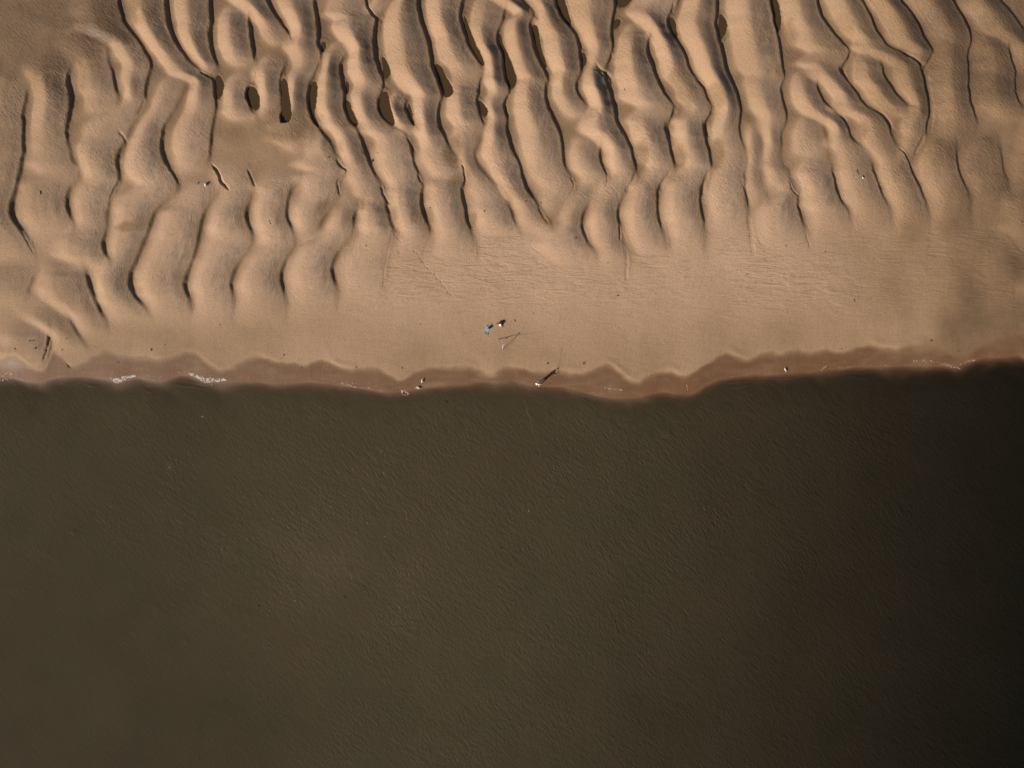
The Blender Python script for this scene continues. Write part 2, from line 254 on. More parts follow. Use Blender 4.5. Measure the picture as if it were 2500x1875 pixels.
def chaikin(pts, n=2):
    for _ in range(n):
        q = []
        for i in range(len(pts)):
            a = pts[i]; b = pts[(i + 1) % len(pts)]
            q.append((0.75 * a[0] + 0.25 * b[0], 0.75 * a[1] + 0.25 * b[1]))
            q.append((0.25 * a[0] + 0.75 * b[0], 0.25 * a[1] + 0.75 * b[1]))
        pts = q
    return pts
def seg_dist(X, Y, pts, closed):
    D = np.full(X.shape, 1e9)
    n = len(pts)
    for i in range(n if closed else n - 1):
        ax, ay = pts[i][:2]; bx, by = pts[(i + 1) % n][:2]
        dx, dy = bx - ax, by - ay
        t = np.clip(((X - ax) * dx + (Y - ay) * dy) / (dx * dx + dy * dy + 1e-9), 0, 1)
        D = np.minimum(D, np.hypot(X - ax - t * dx, Y - ay - t * dy))
    return D
def inside(X, Y, pts):
    c = np.zeros(X.shape, bool); n = len(pts)
    for i in range(n):
        ax, ay = pts[i]; bx, by = pts[(i + 1) % n]
        if ay == by: continue
        c ^= ((ay > Y) != (by > Y)) & (X < (bx - ax) * (Y - ay) / (by - ay) + ax)
    return c

# small drainage rills: polyline, width px, depth m
RILLS = [
 ("T3", [(725,585),(775,620),(830,650),(865,690),(880,750)], 6.5, .14),
 ("T3", [(880,470),(868,540),(830,600),(815,625)], 9, .10),
 ("T3", [(715,615),(770,640),(800,680)], 5, .12),
 ("T3", [(1400,930),(1385,1000),(1355,1060),(1345,1130),(1375,1200)], 9, .12),
 ("T3", [(1718,930),(1700,1000),(1660,1060),(1655,1120),(1680,1190)], 9, .12),
 ("T3", [(1575,700),(1620,750),(1650,785)], 6, .12),
 ("T3", [(1395,60),(1370,130),(1355,165)], 7, .10),
 ("T3", [(215,150),(255,190),(262,235)], 8, .09),
 ("T4", [(722,470),(705,530),(665,590),(645,650)], 9, .13),
 ("T4", [(650,600),(690,700)], 6, .06),
 ("T4", [(1140,465),(1220,515),(1300,570),(1345,580)], 7, .12),
 ("T4", [(1405,470),(1385,530),(1350,580),(1330,640)], 7, .10),
 ("T4", [(1345,600),(1355,720),(1385,870),(1395,1000),(1370,1130)], 13, .08),
 ("T4", [(1345,1160),(1290,1250),(1240,1340)], 8, .09),
 ("T4", [(930,955),(990,1000),(1045,1070),(1070,1130)], 9, .10),
 ("T4", [(635,1000),(690,1060)], 5, .09),
 ("T4", [(1110,1265),(1160,1320),(1200,1380)], 4, .08),
 ("T2", [(960,0),(975,90),(1010,160),(1050,190)], 6, .11),
 ("T2", [(1060,190),(1100,200),(1095,260),(1075,300)], 6, .06),
 ("T2", [(585,550),(565,620),(525,680)], 6, .07),
 ("T2", [(1110,755),(1125,790)], 6, .09),
 ("T2", [(1940,660),(1915,760),(1890,835)], 7, .09),
 ("T2", [(2165,820),(2125,890),(2115,940),(2150,1010)], 6, .12),
 ("T2", [(710,1360),(760,1420),(805,1460),(790,1500)], 4, .09),
 ("T2", [(1300,1170),(1330,1240),(1370,1310)], 5, .06),
 ("T2", [(1760,1410),(1790,1480),(1800,1560)], 4, .09),
 ("T2", [(265,240),(330,310),(350,390)], 6, .06),
 ("T2", [(60,640),(40,720)], 6, .06),
 ("T1", [(1720,635),(1810,690)], 4, .10),
 ("T1", [(1050,50),(1070,140)], 5, .08),
 ("T1", [(1265,860),(1225,950),(1190,1010),(1115,1050)], 5, .05),
 ("T1", [(1045,1130),(1090,1190),(1115,1250),(1070,1340)], 5, .06),
 ("T1", [(1825,1420),(1870,1480),(1890,1550),(1940,1600)], 5, .14),
 ("T1", [(2110,1440),(2150,1520),(2180,1600)], 5, .08),
 ("B1", [(1255,45),(1290,100),(1325,160)], 4, .08),
 ("B1", [(1560,20),(1605,90),(1650,170),(1690,210)], 5, .12),
 ("B1", [(895,150),(850,215),(830,265)], 3, .10),
 ("B1", [(195,500),(235,570),(275,650)], 3, .06),
 ("B1", [(375,1240),(372,1320),(345,1375),(325,1418)], 4, .12),
 ("B1", [(485,1445),(515,1475)], 3, .08),
 ("B2", [(610,0),(650,45),(690,60)], 4, .07),
 ("B2", [(640,110),(615,165),(640,240)], 4, .07),
 ("B2", [(930,170),(945,230),(975,290),(1000,310)], 5, .09),
 ("B2", [(1190,90),(1225,160)], 5, .08),
 ("B2", [(1510,20),(1535,110),(1530,180)], 4, .09),
 ("B2", [(345,600),(400,570),(440,545)], 4, .05),
 ("B2", [(1005,520),(985,620),(955,740),(945,900)], 4, .018),
 ("B2", [(1270,560),(1235,640),(1215,760)], 6, .015),
 ("B3", [(920,60),(895,150),(835,230)], 8, .09),
 ("B3", [(1170,70),(1110,140),(1085,220)], 8, .08),
 ("B3", [(1440,70),(1405,140),(1395,260)], 7, .08),
 ("B3", [(1680,150),(1715,230),(1730,340)], 8, .07),
 ("B3", [(215,320),(260,400),(290,450)], 5, .07),
 ("B3", [(450,110),(478,180),(440,240)], 3, .06),
 ("B3", [(800,460),(803,560)], 3, .12),
 ("B3", [(700,60),(710,120),(700,180)], 2.5, .06),
 ("B3", [(830,600),(855,700),(850,860)], 6, .03),
 ("B3", [(1720,380),(1745,520),(1760,680)], 9, .03),
 ("B4", [(180,150),(192,200),(240,245)], 3, .06),
 ("B4", [(290,500),(330,620)], 5, .03),
]
# ------------------------------------------------------------------ height field
FX0, FX1, FY0, FY1, STEP = -130.0, 2630.0, -130.0, 1012.0, 1.9
def grow(start, end, first, ratio):
    out = []; s = first; p = start
    sg = 1 if end > start else -1
    while (end - p) * sg > 0:
        p += sg * s; s *= ratio; out.append(p)
    return out
xs = np.array(grow(FX0, -24000, 4, 1.10)[::-1] + list(np.arange(FX0, FX1, STEP)) + grow(FX1, 26000, 4, 1.10))
ys = np.array(grow(FY0, -24000, 4, 1.10)[::-1] + list(np.arange(FY0, FY1, STEP)) + grow(FY1, 26000, 4, 1.12))
nx, ny = len(xs), len(ys)
XX, YY = np.meshgrid(xs, ys)

LMAX = 7.0
DUNE = np.zeros((ny, nx)); WEAK = np.zeros((ny, nx)); LEE_SHADE = np.zeros((ny, nx)); SILT = np.zeros((ny, nx))
nC = len(CRESTS)
PX_ = np.full((nC, ny), np.nan); PA = np.zeros((nC, ny)); PC = np.ones((nC, ny)); PL = np.full((nC, ny), LMAX)
for k, (yg, xg, ag, cg) in enumerate(CRESTS):
    m = (ys >= yg[0]) & (ys <= yg[-1])
    PX_[k, m] = np.interp(ys[m], yg, xg); PA[k, m] = np.interp(ys[m], yg, ag); PC[k, m] = np.interp(ys[m], yg, cg)
for r in range(ny):
    if ys[r] < -400 or ys[r] > 960: continue
    ids = [k for k in range(nC) if PA[k, r] > 0.004]
    ids.sort(key=lambda k: PX_[k, r])
    for i, k in enumerate(ids):
        L = 0.0; rem = 1.0
        for j in range(i - 1, -1, -1):
            D = (PX_[k, r] - PX_[ids[j], r]) / PX * PC[k, r]
            if D > LMAX: break
            w = min(1.0, PA[ids[j], r] / 0.22); w = w * w * (3 - 2 * w)
            L += rem * w * D; rem *= 1 - w
        PL[k, r] = max(1.2, L + rem * LMAX)
for k in range(nC):                                   # spacing changes gently along a crest
    m = np.where(~np.isnan(PX_[k]))[0]
    if len(m) > 3: PL[k, m] = gauss1d(PL[k, m], 11.0, 0)
for r in range(ny):
    y = ys[r]
    if y < -400 or y > 960: continue
    for k in range(nC):
        a = PA[k, r]
        if a < 0.004: continue
        xc = PX_[k, r]; c = PC[k, r]; L = PL[k, r]
        gy = float(smooth(280, 430, np.array(y))); A = min(a * (1.10 - .17 * gy), 0.31 * L); dr = 0.60 - .27 * gy
        fy = float(smooth(400, 500, np.array(y))); sw = float(smooth(0.26 + .03 * fy, 0.50 + .08 * fy, np.array(a)))
        tl = 0.36 + 0.64 * sw
        w = (1.0 - dr - .06 * gy) * A / tl
        i0 = np.searchsorted(xs, xc - L / c * PX - 4); i1 = np.searchsorted(xs, xc + (w + 2.2) / c * PX + 4)
        d = (xs[i0:i1] - xc) / PX * c
        u = (d + L) / L
        st = smooth(0.06 - .04 * gy, 0.60 - .14 * gy, u) - dr * smooth(0.52, 1.06, u) - (.10 + .14 * gy) * smooth(-1.4, 0.05, d)
        t = np.clip(d / w, 0, 1)
        b0 = 1 - dr * float(smooth(0.52, 1.06, np.array(1.0))) - (.10 + .14 * gy) * float(smooth(-1.4, 0.05, np.array(0.0)))
        le = b0 - (b0 + .06) * (t * 0.8 + 0.2 * t * t * (3 - 2 * t))
        le = np.where(d > w, -0.06 * (1 - smooth(w, w + 2.0, d)), le)
        prof = A * np.where(d <= 0, st, le)
        DUNE[r, i0:i1] += sw * prof; WEAK[r, i0:i1] += (1 - sw) * prof * 1.15
        LEE_SHADE[r, i0:i1] += min(1, 1.7 * a) * np.exp(-((d - w * .7) / (.58 + .4 * w)) ** 2)  # soft valley shade along each crest foot, painted into the sand colour
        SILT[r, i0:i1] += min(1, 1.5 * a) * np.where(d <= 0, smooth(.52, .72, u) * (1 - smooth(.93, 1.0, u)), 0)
DUNE = gauss1d(gauss1d(DUNE, 0.8, 1), 1.6, 0) + gauss1d(gauss1d(WEAK, 2.2, 1), 2.6, 0)

SY = shore_y(XX); WY = wet_y(XX)
ds = (SY - YY) / PX
base = np.interp(ds, [-1000, -60, -20, -6, -2.5, 0, 1.2, 3.5, 5.5, 9, 18, 24, 60, 1200],
                     [-4.5, -4.0, -2.2, -.95, -.42, 0, .10, .28, .40, .53, .80, .88, 1.05, 3.0])
face = smooth(-11 , 8, WY - YY)                      # 0 on the wet face, 1 above it
H = base + DUNE
H += 0.05 * face * smooth(0, 60, SY - YY)
H += (0.05 * vnoise(XX, YY, 140, 1) + 0.022 * vnoise(XX, YY, 55, 2)) * smooth(10, 120, SY - YY)
H += 0.006 * vnoise(XX, YY, 16, 5) * smooth(0, 60, SY - YY)
# swash lip
H += (0.012 * smooth(-2, 3, SY - YY) - 0.006) * smooth(-.3, .5, vnoise(XX, np.zeros_like(XX), 45, 26, True))
# cusp horns cast a little relief above the wet face
H += 0.05 * np.exp(-((WY - YY - 9) / 9.0) ** 2) * smooth(-.2, .6, vnoise(XX, np.zeros_like(XX), 60, 8, True))

def window(x0, x1, y0, y1):
    return (slice(np.searchsorted(ys, y0), np.searchsorted(ys, y1)), slice(np.searchsorted(xs, x0), np.searchsorted(xs, x1)))
for t, pts, wd, dep in RILLS:
    p = conv([(t, pts)])
    if len(p) > 2:
        q = [p[0]]
        for i in range(len(p) - 1):
            a, b = p[i], p[i + 1]
            q += [(.75 * a[0] + .25 * b[0], .75 * a[1] + .25 * b[1]), (.25 * a[0] + .75 * b[0], .25 * a[1] + .75 * b[1])]
        p = q + [p[-1]]
    x0 = min(a[0] for a in p) - 25; x1 = max(a[0] for a in p) + 25
    y0 = min(a[1] for a in p) - 25; y1 = max(a[1] for a in p) + 25
    W = window(x0, x1, y0, y1); X = XX[W]; Y = YY[W]
    D = seg_dist(X + 1.5 * vnoise(X, Y, 9, 6), Y + 1.5 * vnoise(X, Y, 9, 7), p, False)
    e0 = np.hypot(X - p[0][0], Y - p[0][1]); e1 = np.hypot(X - p[-1][0], Y - p[-1][1])
    fade = np.clip(np.minimum(e0, e1) / (1.5 * wd), 0.15, 1)
    H[W] -= dep * 1.15 * (1 - smooth(wd * .5 - 1.2, wd * .5 + 1.6, D)) * fade

WET_SHADE = np.zeros((ny, nx))
pool_info = []
for t, pts, lab in POOLS:
    p = chaikin([q[:2] for q in conv([(t, pts)])], 2)
    x0 = min(a[0] for a in p) - 60; x1 = max(a[0] for a in p) + 60
    y0 = min(a[1] for a in p) - 60; y1 = max(a[1] for a in p) + 60
    W = window(x0, x1, y0, y1); X = XX[W]; Y = YY[W]
    D = seg_dist(X, Y, p, True); IN = inside(X, Y, p)
    sd = np.where(IN, -D, D) + 1.2 * vnoise(X, Y, 11, 9)
    h = H[W]
    zw = float(np.percentile(h[IN], 25)) + 0.01
    sdm = sd / PX
    h = np.where(sdm <= 0, np.minimum(h, zw - 0.012 + 0.30 * np.maximum(sdm, -.45)), h)
    out = (sdm > 0) & (sdm < 0.7)
    h = np.where(out, np.maximum(h, zw + 0.006 + 0.10 * np.minimum(sdm, .25) - 0.4 * np.maximum(sdm - .35, 0)), h)
    H[W] = h
    WET_SHADE[W] = np.maximum(WET_SHADE[W], 0.80 * (1 - smooth(-2, 30, sd + 5 * vnoise(X, Y, 12, 33))) * smooth(0.35, 0.05, h - zw))
    pool_info.append((p, zw, lab))

# footprints of one walker, each a dent longer than wide
for fx, fy in [(615,75),(670,165),(745,240),(805,320),(1150,565),(1235,630),(1293,730),(1355,810),(1402,915),(1480,980),(1550,1075),(1640,1140),(1695,1220),(1785,1290),(1825,1385),(1905,1450),(1965,1555),(2030,1610)]:
    cx, cy = 900 + fx / 10.05, 560 + fy / 10.05
    W = window(cx - 12, cx + 12, cy - 12, cy + 12); X = XX[W] - cx; Y = YY[W] - cy
    al = X * .6 + Y * .8; ac = -X * .8 + Y * .6
    H[W] -= 0.075 * np.exp(-(al / 2.2) ** 2 - (ac / 1.5) ** 2)

# damp patches where the falling tide still seeps out (centre, radii, strength)
for cx, cy, rx, ry, s in [(40,90,150,110,.80),(190,40,190,60,.88),(260,85,85,42,.95),(30,0,120,90,.7),(150,130,125,60,.8),(330,20,60,30,.5),(700,318,85,42,.65),(640,330,40,30,.5),(1106,376,22,40,.6),(1555,398,22,42,.65),
    (1651,388,18,30,.65),(1741,388,18,34,.65),(1738,249,26,32,.5),(1650,235,40,55,.4),(961,538,15,26,.6),(1049,538,14,34,.6),(1153,545,12,26,.5),(62,532,14,28,.4),(345,722,16,24,.3),
    (2380,250,28,60,.65),(2400,300,30,20,.6),(2045,100,28,80,.45),(2160,95,30,75,.45),(2265,115,30,70,.5),(2340,60,40,70,.45),(2470,60,50,90,.35),(2480,240,45,120,.45),
    (2150,260,28,30,.5),(2090,330,22,28,.5),(1910,120,25,60,.5),(1905,180,30,22,.5),(2180,345,18,24,.5),(885,505,16,20,.5),(800,520,22,22,.5),(305,425,14,26,.6),(215,205,14,45,.45),(300,225,16,28,.5),
    (470,215,22,26,.4),(530,350,16,45,.4),(735,355,16,40,.4),(820,375,22,22,.4),(1120,455,25,20,.5),(1330,540,14,14,.5),(160,745,55,60,.35),(30,760,90,90,.30),(200,760,50,45,.3),
    (100,590,60,60,.25),(2520,820,200,110,.60),(2380,790,230,70,.22),(2300,810,160,45,.35),(2000,850,160,40,.30),(1800,850,90,40,.25),(2470,640,90,140,.45),(2250,700,170,60,.18),(330,560,40,12,.5),(365,545,25,10,.4),
    (1570,855,14,40,.35),(1335,340,20,30,.3),(150,905,40,26,.5)]:
    W = window(cx - 3 * rx, cx + 3 * rx, cy - 3 * ry, cy + 3 * ry); X = XX[W]; Y = YY[W]
    q = np.hypot((X - cx) / rx, (Y - cy) / ry) + 0.22 * vnoise(X, Y, 30, 10) + 0.1 * vnoise(X, Y, 9, 12)
    WET_SHADE[W] = np.maximum(WET_SHADE[W], s * (1 - smooth(.55, 1.5, q)))
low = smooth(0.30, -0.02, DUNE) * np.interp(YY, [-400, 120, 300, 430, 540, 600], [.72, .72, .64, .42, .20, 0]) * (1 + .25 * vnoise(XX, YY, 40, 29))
WET_SHADE = np.maximum(WET_SHADE, low)
WET_SHADE = np.maximum(WET_SHADE, (.22 * smooth(470, 100, YY) + .74 * smooth(1800, 2520, XX) + .26 * smooth(420, 0, XX)) * (1 + .35 * vnoise(XX, YY, 60, 27)))  # darkening towards the frame edges, lens falloff painted into the sand
WET_SHADE = np.maximum(WET_SHADE, .74 * np.clip(gauss1d(gauss1d(LEE_SHADE, 2.5, 1), 3, 0), 0, 1) * (.75 + .35 * vnoise(XX, YY, 24, 31)))  # painted lee shade joins the wetness mask
WET_SHADE = np.maximum(WET_SHADE, .34 * smooth(230, 10, WY - YY) * (1 + .3 * vnoise(XX, YY, 90, 32)))
soft = 6 + 10 * smooth(1650, 1900, XX) + 24 * (vnoise(XX, np.zeros_like(XX), 75, 14, True) * .5 + .5)
faceW = smooth(-1, 1, (YY - WY + 2.5 * vnoise(XX, YY, 14, 15)) / soft)
band = 0.84 + 0.16 * vnoise(XX * .35, YY, 9, 16, True) + 0.16 * vnoise(XX, YY, 45, 17) + .12 * smooth(30, 0, YY - WY)
WET_SHADE = np.maximum(WET_SHADE, faceW * band)
WET_SHADE = np.clip(gauss1d(gauss1d(WET_SHADE, .7, 0), .7, 1), 0, 1)
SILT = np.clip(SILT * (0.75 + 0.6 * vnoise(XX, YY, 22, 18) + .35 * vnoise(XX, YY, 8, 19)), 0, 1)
LINES = smooth(330, 480, YY) * smooth(-6, 30, WY - YY) * (1 - 0.55 * smooth(720, 800, YY))
BERM = smooth(520, 580, YY) * (1 - .75 * smooth(690, 790, YY)) * smooth(-4, 40, WY - YY) * smooth(.10, .02, np.abs(DUNE)) * smooth(500, 900, XX) * (.7 + .5 * vnoise(XX, YY, 120, 28))
RIPPLE = smooth(0.10, 0.26, DUNE) * smooth(620, 420, YY) * (1 - SILT * .6) * (0.55 + .45 * vnoise(XX, YY, 70, 20)) + 0.9 * WET_SHADE * smooth(620, 480, YY)
RIPPLE = np.clip(RIPPLE, 0, 1)

def grid_mesh(name, xs_, ys_, Z, attrs):
    nxx, nyy = len(xs_), len(ys_)
    Xg, Yg = np.meshgrid(xs_, ys_)
    co = np.empty((nyy * nxx, 3), np.float32)
    co[:, 0] = ((Xg - CXP) / PX).ravel(); co[:, 1] = (-(Yg - CYP) / PX).ravel(); co[:, 2] = Z.ravel()
    idx = np.arange(nyy * nxx).reshape(nyy, nxx)
    q = np.stack([idx[:-1, :-1], idx[1:, :-1], idx[1:, 1:], idx[:-1, 1:]], -1).reshape(-1, 4).astype(np.int32)
    me = bpy.data.meshes.new(name)
    me.vertices.add(len(co)); me.vertices.foreach_set("co", co.ravel())
    me.loops.add(q.size); me.loops.foreach_set("vertex_index", q.ravel())
    me.polygons.add(len(q))
    me.polygons.foreach_set("loop_start", np.arange(0, q.size, 4, dtype=np.int32))
    me.polygons.foreach_set("loop_total", np.full(len(q), 4, np.int32))
    me.polygons.foreach_set("use_smooth", np.ones(len(q), bool))
    me.update(calc_edges=True)
    for an, arr in attrs.items():
        at = me.attributes.new(an, 'FLOAT', 'POINT')
        at.data.foreach_set("value", arr.astype(np.float32).ravel())
    return me

# ------------------------------------------------------------------ materials
def new_mat(name):
    m = bpy.data.materials.new(name); m.use_nodes = True
    nt = m.node_tree; nt.nodes.clear()
    out = nt.nodes.new("ShaderNodeOutputMaterial")
    b = nt.nodes.new("ShaderNodeBsdfPrincipled")
    nt.links.new(b.outputs[0], out.inputs[0])
    return m, nt, b, out
def N(nt, typ, **kw):
    n = nt.nodes.new(typ)
    for k, v in kw.items(): setattr(n, k, v)
    return n
def mth(nt, op, a, b=None, c=None):
    n = nt.nodes.new("ShaderNodeMath"); n.operation = op
    for i, v in enumerate((a, b, c)):
        if v is None: continue
        if isinstance(v, (int, float)): n.inputs[i].default_value = v
        else: nt.links.new(v, n.inputs[i])
    return n.outputs[0]
def mixc(nt, f, a, b):
    n = nt.nodes.new("ShaderNodeMix"); n.data_type = 'RGBA'
    for sock, v in ((n.inputs[0], f), (n.inputs[6], a), (n.inputs[7], b)):
        if isinstance(v, (int, float)): sock.default_value = v
        elif isinstance(v, tuple): sock.default_value = v + (1,)
        else: nt.links.new(v, sock)
    return n.outputs[2]
def noise(nt, vec, scale, detail=3.0, rough=.55, dist=0.0):
    n = nt.nodes.new("ShaderNodeTexNoise"); n.inputs["Scale"].default_value = scale
    n.inputs["Detail"].default_value = detail; n.inputs["Roughness"].default_value = rough
    n.inputs["Distortion"].default_value = dist
    nt.links.new(vec, n.inputs["Vector"]); return n.outputs[0]
def mapping(nt, vec, scale=(1, 1, 1), rot=(0, 0, 0)):
    if any(rot):
        r_ = nt.nodes.new("ShaderNodeMapping"); r_.inputs["Rotation"].default_value = rot
        nt.links.new(vec, r_.inputs["Vector"]); vec = r_.outputs[0]
    n = nt.nodes.new("ShaderNodeMapping"); n.inputs["Scale"].default_value = scale
    nt.links.new(vec, n.inputs["Vector"]); return n.outputs[0]
def ramp(nt, f, p0, p1):
    n = nt.nodes.new("ShaderNodeMapRange"); n.inputs[1].default_value = p0; n.inputs[2].default_value = p1
    nt.links.new(f, n.inputs[0]); return n.outputs[0]
def attr(nt, name):
    n = nt.nodes.new("ShaderNodeAttribute"); n.attribute_name = name; return n.outputs["Fac"]

# --- sand
m_sand, nt, bs, out = new_mat("beach_sand")
pos = N(nt, "ShaderNodeNewGeometry").outputs["Position"]
wet, silt, lines, ripple = attr(nt, "wet"), attr(nt, "silt"), attr(nt, "lines"), attr(nt, "ripple"); berm = attr(nt, "berm"); face = attr(nt, "face")  # wet holds real wetness plus painted lee shade and edge falloff
big = noise(nt, pos, 0.09, 4); mid = noise(nt, pos, 0.55, 5, .6); fine = noise(nt, pos, 5.0, 4, .7); grain = noise(nt, pos, 16.0, 2, .8)
strand = noise(nt, mapping(nt, pos, (0.85, 1.25, 46.0)), 1.0, 4, .62, .35)
bl = noise(nt, mapping(nt, pos, (.36, 1.75, 1), (0, 0, math.radians(2))), 1.0, 3, .5, 1.3)
smear = noise(nt, mapping(nt, pos, (2.4, .55, 1), (0, 0, .2)), 1.0, 5, .65, .6)
dry = mixc(nt, ramp(nt, big, .35, .65), (.393, .256, .165), (.434, .288, .190))
dry = mixc(nt, mth(nt, 'MULTIPLY', ramp(nt, mid, .38, .72), .30), dry, (.335, .205, .118))
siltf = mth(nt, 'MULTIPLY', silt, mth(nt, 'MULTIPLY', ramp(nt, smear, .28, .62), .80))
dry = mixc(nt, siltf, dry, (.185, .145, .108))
lf = mth(nt, 'MULTIPLY', lines, mth(nt, 'MULTIPLY', ramp(nt, strand, .55, .74), .42))
dry = mixc(nt, lf, dry, (.215, .150, .100))
dry = mixc(nt, mth(nt, 'MULTIPLY', berm, mth(nt, 'MULTIPLY', ramp(nt, bl, .52, .72), .36)), dry, (.215, .150, .100))
dark_streak = mth(nt, 'MULTIPLY', ramp(nt, noise(nt, mapping(nt, pos, (1.7, .5, 1)), 1.0, 6, .7, .4), .66, .78), .42)
dry = mixc(nt, dark_streak, dry, (.175, .132, .095))
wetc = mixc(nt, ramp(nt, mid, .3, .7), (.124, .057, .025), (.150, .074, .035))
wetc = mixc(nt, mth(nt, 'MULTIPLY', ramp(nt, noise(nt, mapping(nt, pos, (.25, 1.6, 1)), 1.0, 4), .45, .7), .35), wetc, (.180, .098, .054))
damp = mixc(nt, ramp(nt, mid, .3, .7), (.222, .134, .070), (.262, .163, .090))  # damp sand tone, also used for the painted shade and edge falloff
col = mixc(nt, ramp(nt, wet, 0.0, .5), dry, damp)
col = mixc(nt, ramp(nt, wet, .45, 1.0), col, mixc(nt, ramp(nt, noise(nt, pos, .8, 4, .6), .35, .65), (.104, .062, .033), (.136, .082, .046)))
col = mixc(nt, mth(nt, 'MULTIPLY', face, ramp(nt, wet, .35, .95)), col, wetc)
col = mixc(nt, mth(nt, 'MULTIPLY', ramp(nt, fine, .25, .75), .22), col, (.12, .075, .045))
gr = nt.nodes.new("ShaderNodeMix"); gr.data_type = 'RGBA'; gr.blend_type = 'MULTIPLY'; gr.inputs[0].default_value = .52
nt.links.new(col, gr.inputs[6]); nt.links.new(ramp(nt, grain, .25, .62), gr.inputs[7])
nt.links.new(gr.outputs[2], bs.inputs["Base Color"])
nt.links.new(ramp(nt, wet, 0.0, 1.3), N(nt, "ShaderNodeMath").inputs[0])
rgh = nt.nodes.new("ShaderNodeMapRange"); rgh.inputs[3].default_value = .95; rgh.inputs[4].default_value = .50
nt.links.new(wet, rgh.inputs[0]); nt.links.new(rgh.outputs[0], bs.inputs["Roughness"])
bs.inputs["Specular IOR Level"].default_value = .25
# relief: current ripples on the stoss sides, strand lines on the slope, grain everywhere
rp = noise(nt, mapping(nt, pos, (1.7, 4.4, 2.0), (0, 0, math.radians(46))), 1.0, 3, .55, .8)
rp2 = noise(nt, mapping(nt, pos, (1.3, 3.6, 1), (0, 0, math.radians(12))), 1.0, 3, .6, .9)
hgt = mth(nt, 'ADD', mth(nt, 'MULTIPLY', mth(nt, 'MULTIPLY', rp, ripple), .085), mth(nt, 'MULTIPLY', mth(nt, 'MULTIPLY', rp2, ripple), .030))
hgt = mth(nt, 'ADD', hgt, mth(nt, 'MULTIPLY', mth(nt, 'MULTIPLY', strand, lines), .050))
hgt = mth(nt, 'ADD', hgt, mth(nt, 'MULTIPLY', mth(nt, 'MULTIPLY', bl, berm), .10))
hgt = mth(nt, 'ADD', hgt, mth(nt, 'MULTIPLY', smear, .030))
hgt = mth(nt, 'ADD', hgt, mth(nt, 'MULTIPLY', fine, mth(nt, 'SUBTRACT', .026, mth(nt, 'MULTIPLY', wet, .016))))
hgt = mth(nt, 'ADD', hgt, mth(nt, 'MULTIPLY', grain, .009))
bmp = N(nt, "ShaderNodeBump"); bmp.inputs["Strength"].default_value = 1.0; bmp.inputs["Distance"].default_value = 1.0
nt.links.new(hgt, bmp.inputs["Height"]); nt.links.new(bmp.outputs[0], bs.inputs["Normal"])

# --- sea
m_sea, nt, bs, out = new_mat("sea_water")
pos = N(nt, "ShaderNodeNewGeometry").outputs["Position"]
depth, turb_falloff = attr(nt, "depth"), attr(nt, "turbid")  # turbid holds the silt plume plus painted lens falloff
n1 = noise(nt, mapping(nt, pos, (.05, .05, 1)), 1.0, 4); n2 = noise(nt, mapping(nt, pos, (.16, .16, 1)), 1.0, 4, .6)
c = mixc(nt, turb_falloff, (.0016, .0015, .0008), (.0470, .0362, .0210))
c = mixc(nt, mth(nt, 'MULTIPLY', ramp(nt, n2, .42, .70), .38), c, mixc(nt, turb_falloff, (.0014, .0018, .0007), (.0335, .0330, .0165)))
c = mixc(nt, mth(nt, 'MULTIPLY', ramp(nt, n1, .45, .72), .30), c, mixc(nt, turb_falloff, (.0022, .0015, .0008), (.050, .0355, .0205)))
nt.links.new(c, bs.inputs["Base Color"])
bs.inputs["Roughness"].default_value = .045; bs.inputs["Specular IOR Level"].default_value = .15
bs.inputs["IOR"].default_value = 1.33
w1 = noise(nt, mapping(nt, pos, (2.6, .75, 1), (0, 0, math.radians(-46))), 1.0, 4, .6, .9)
w2 = noise(nt, mapping(nt, pos, (1.3, .5, 1), (0, 0, math.radians(-60))), 1.0, 3, .55, .6)
w3 = noise(nt, mapping(nt, pos, (3.6, 1.6, 1), (0, 0, math.radians(-18))), 1.0, 3, .6, .8)
w5 = noise(nt, pos, 6.0, 3, .7)
w4 = noise(nt, mapping(nt, pos, (.34, .16, 1), (0, 0, math.radians(-50))), 1.0, 3, .5, .4)
chop = attr(nt, "chop")
hgt = mth(nt, 'ADD', mth(nt, 'MULTIPLY', w1, .066), mth(nt, 'MULTIPLY', w2, .044))
hgt = mth(nt, 'ADD', hgt, mth(nt, 'MULTIPLY', w3, .062))
hgt = mth(nt, 'ADD', hgt, mth(nt, 'MULTIPLY', w5, .015))
hgt = mth(nt, 'ADD', mth(nt, 'MULTIPLY', hgt, chop), mth(nt, 'MULTIPLY', w4, .03))
bmp = N(nt, "ShaderNodeBump"); bmp.inputs["Strength"].default_value = 1.0; bmp.inputs["Distance"].default_value = 1.0
nt.links.new(hgt, bmp.inputs["Height"]); nt.links.new(bmp.outputs[0], bs.inputs["Normal"])
tr = N(nt, "ShaderNodeBsdfTransparent"); mx = N(nt, "ShaderNodeMixShader")
nt.links.new(mth(nt, 'SUBTRACT', 1.0, mth(nt, 'POWER', 2.718, mth(nt, 'MULTIPLY', depth, -6.2))), mx.inputs[0])
nt.links.new(tr.outputs[0], mx.inputs[1]); nt.links.new(bs.outputs[0], mx.inputs[2]); nt.links.new(mx.outputs[0], out.inputs[0])

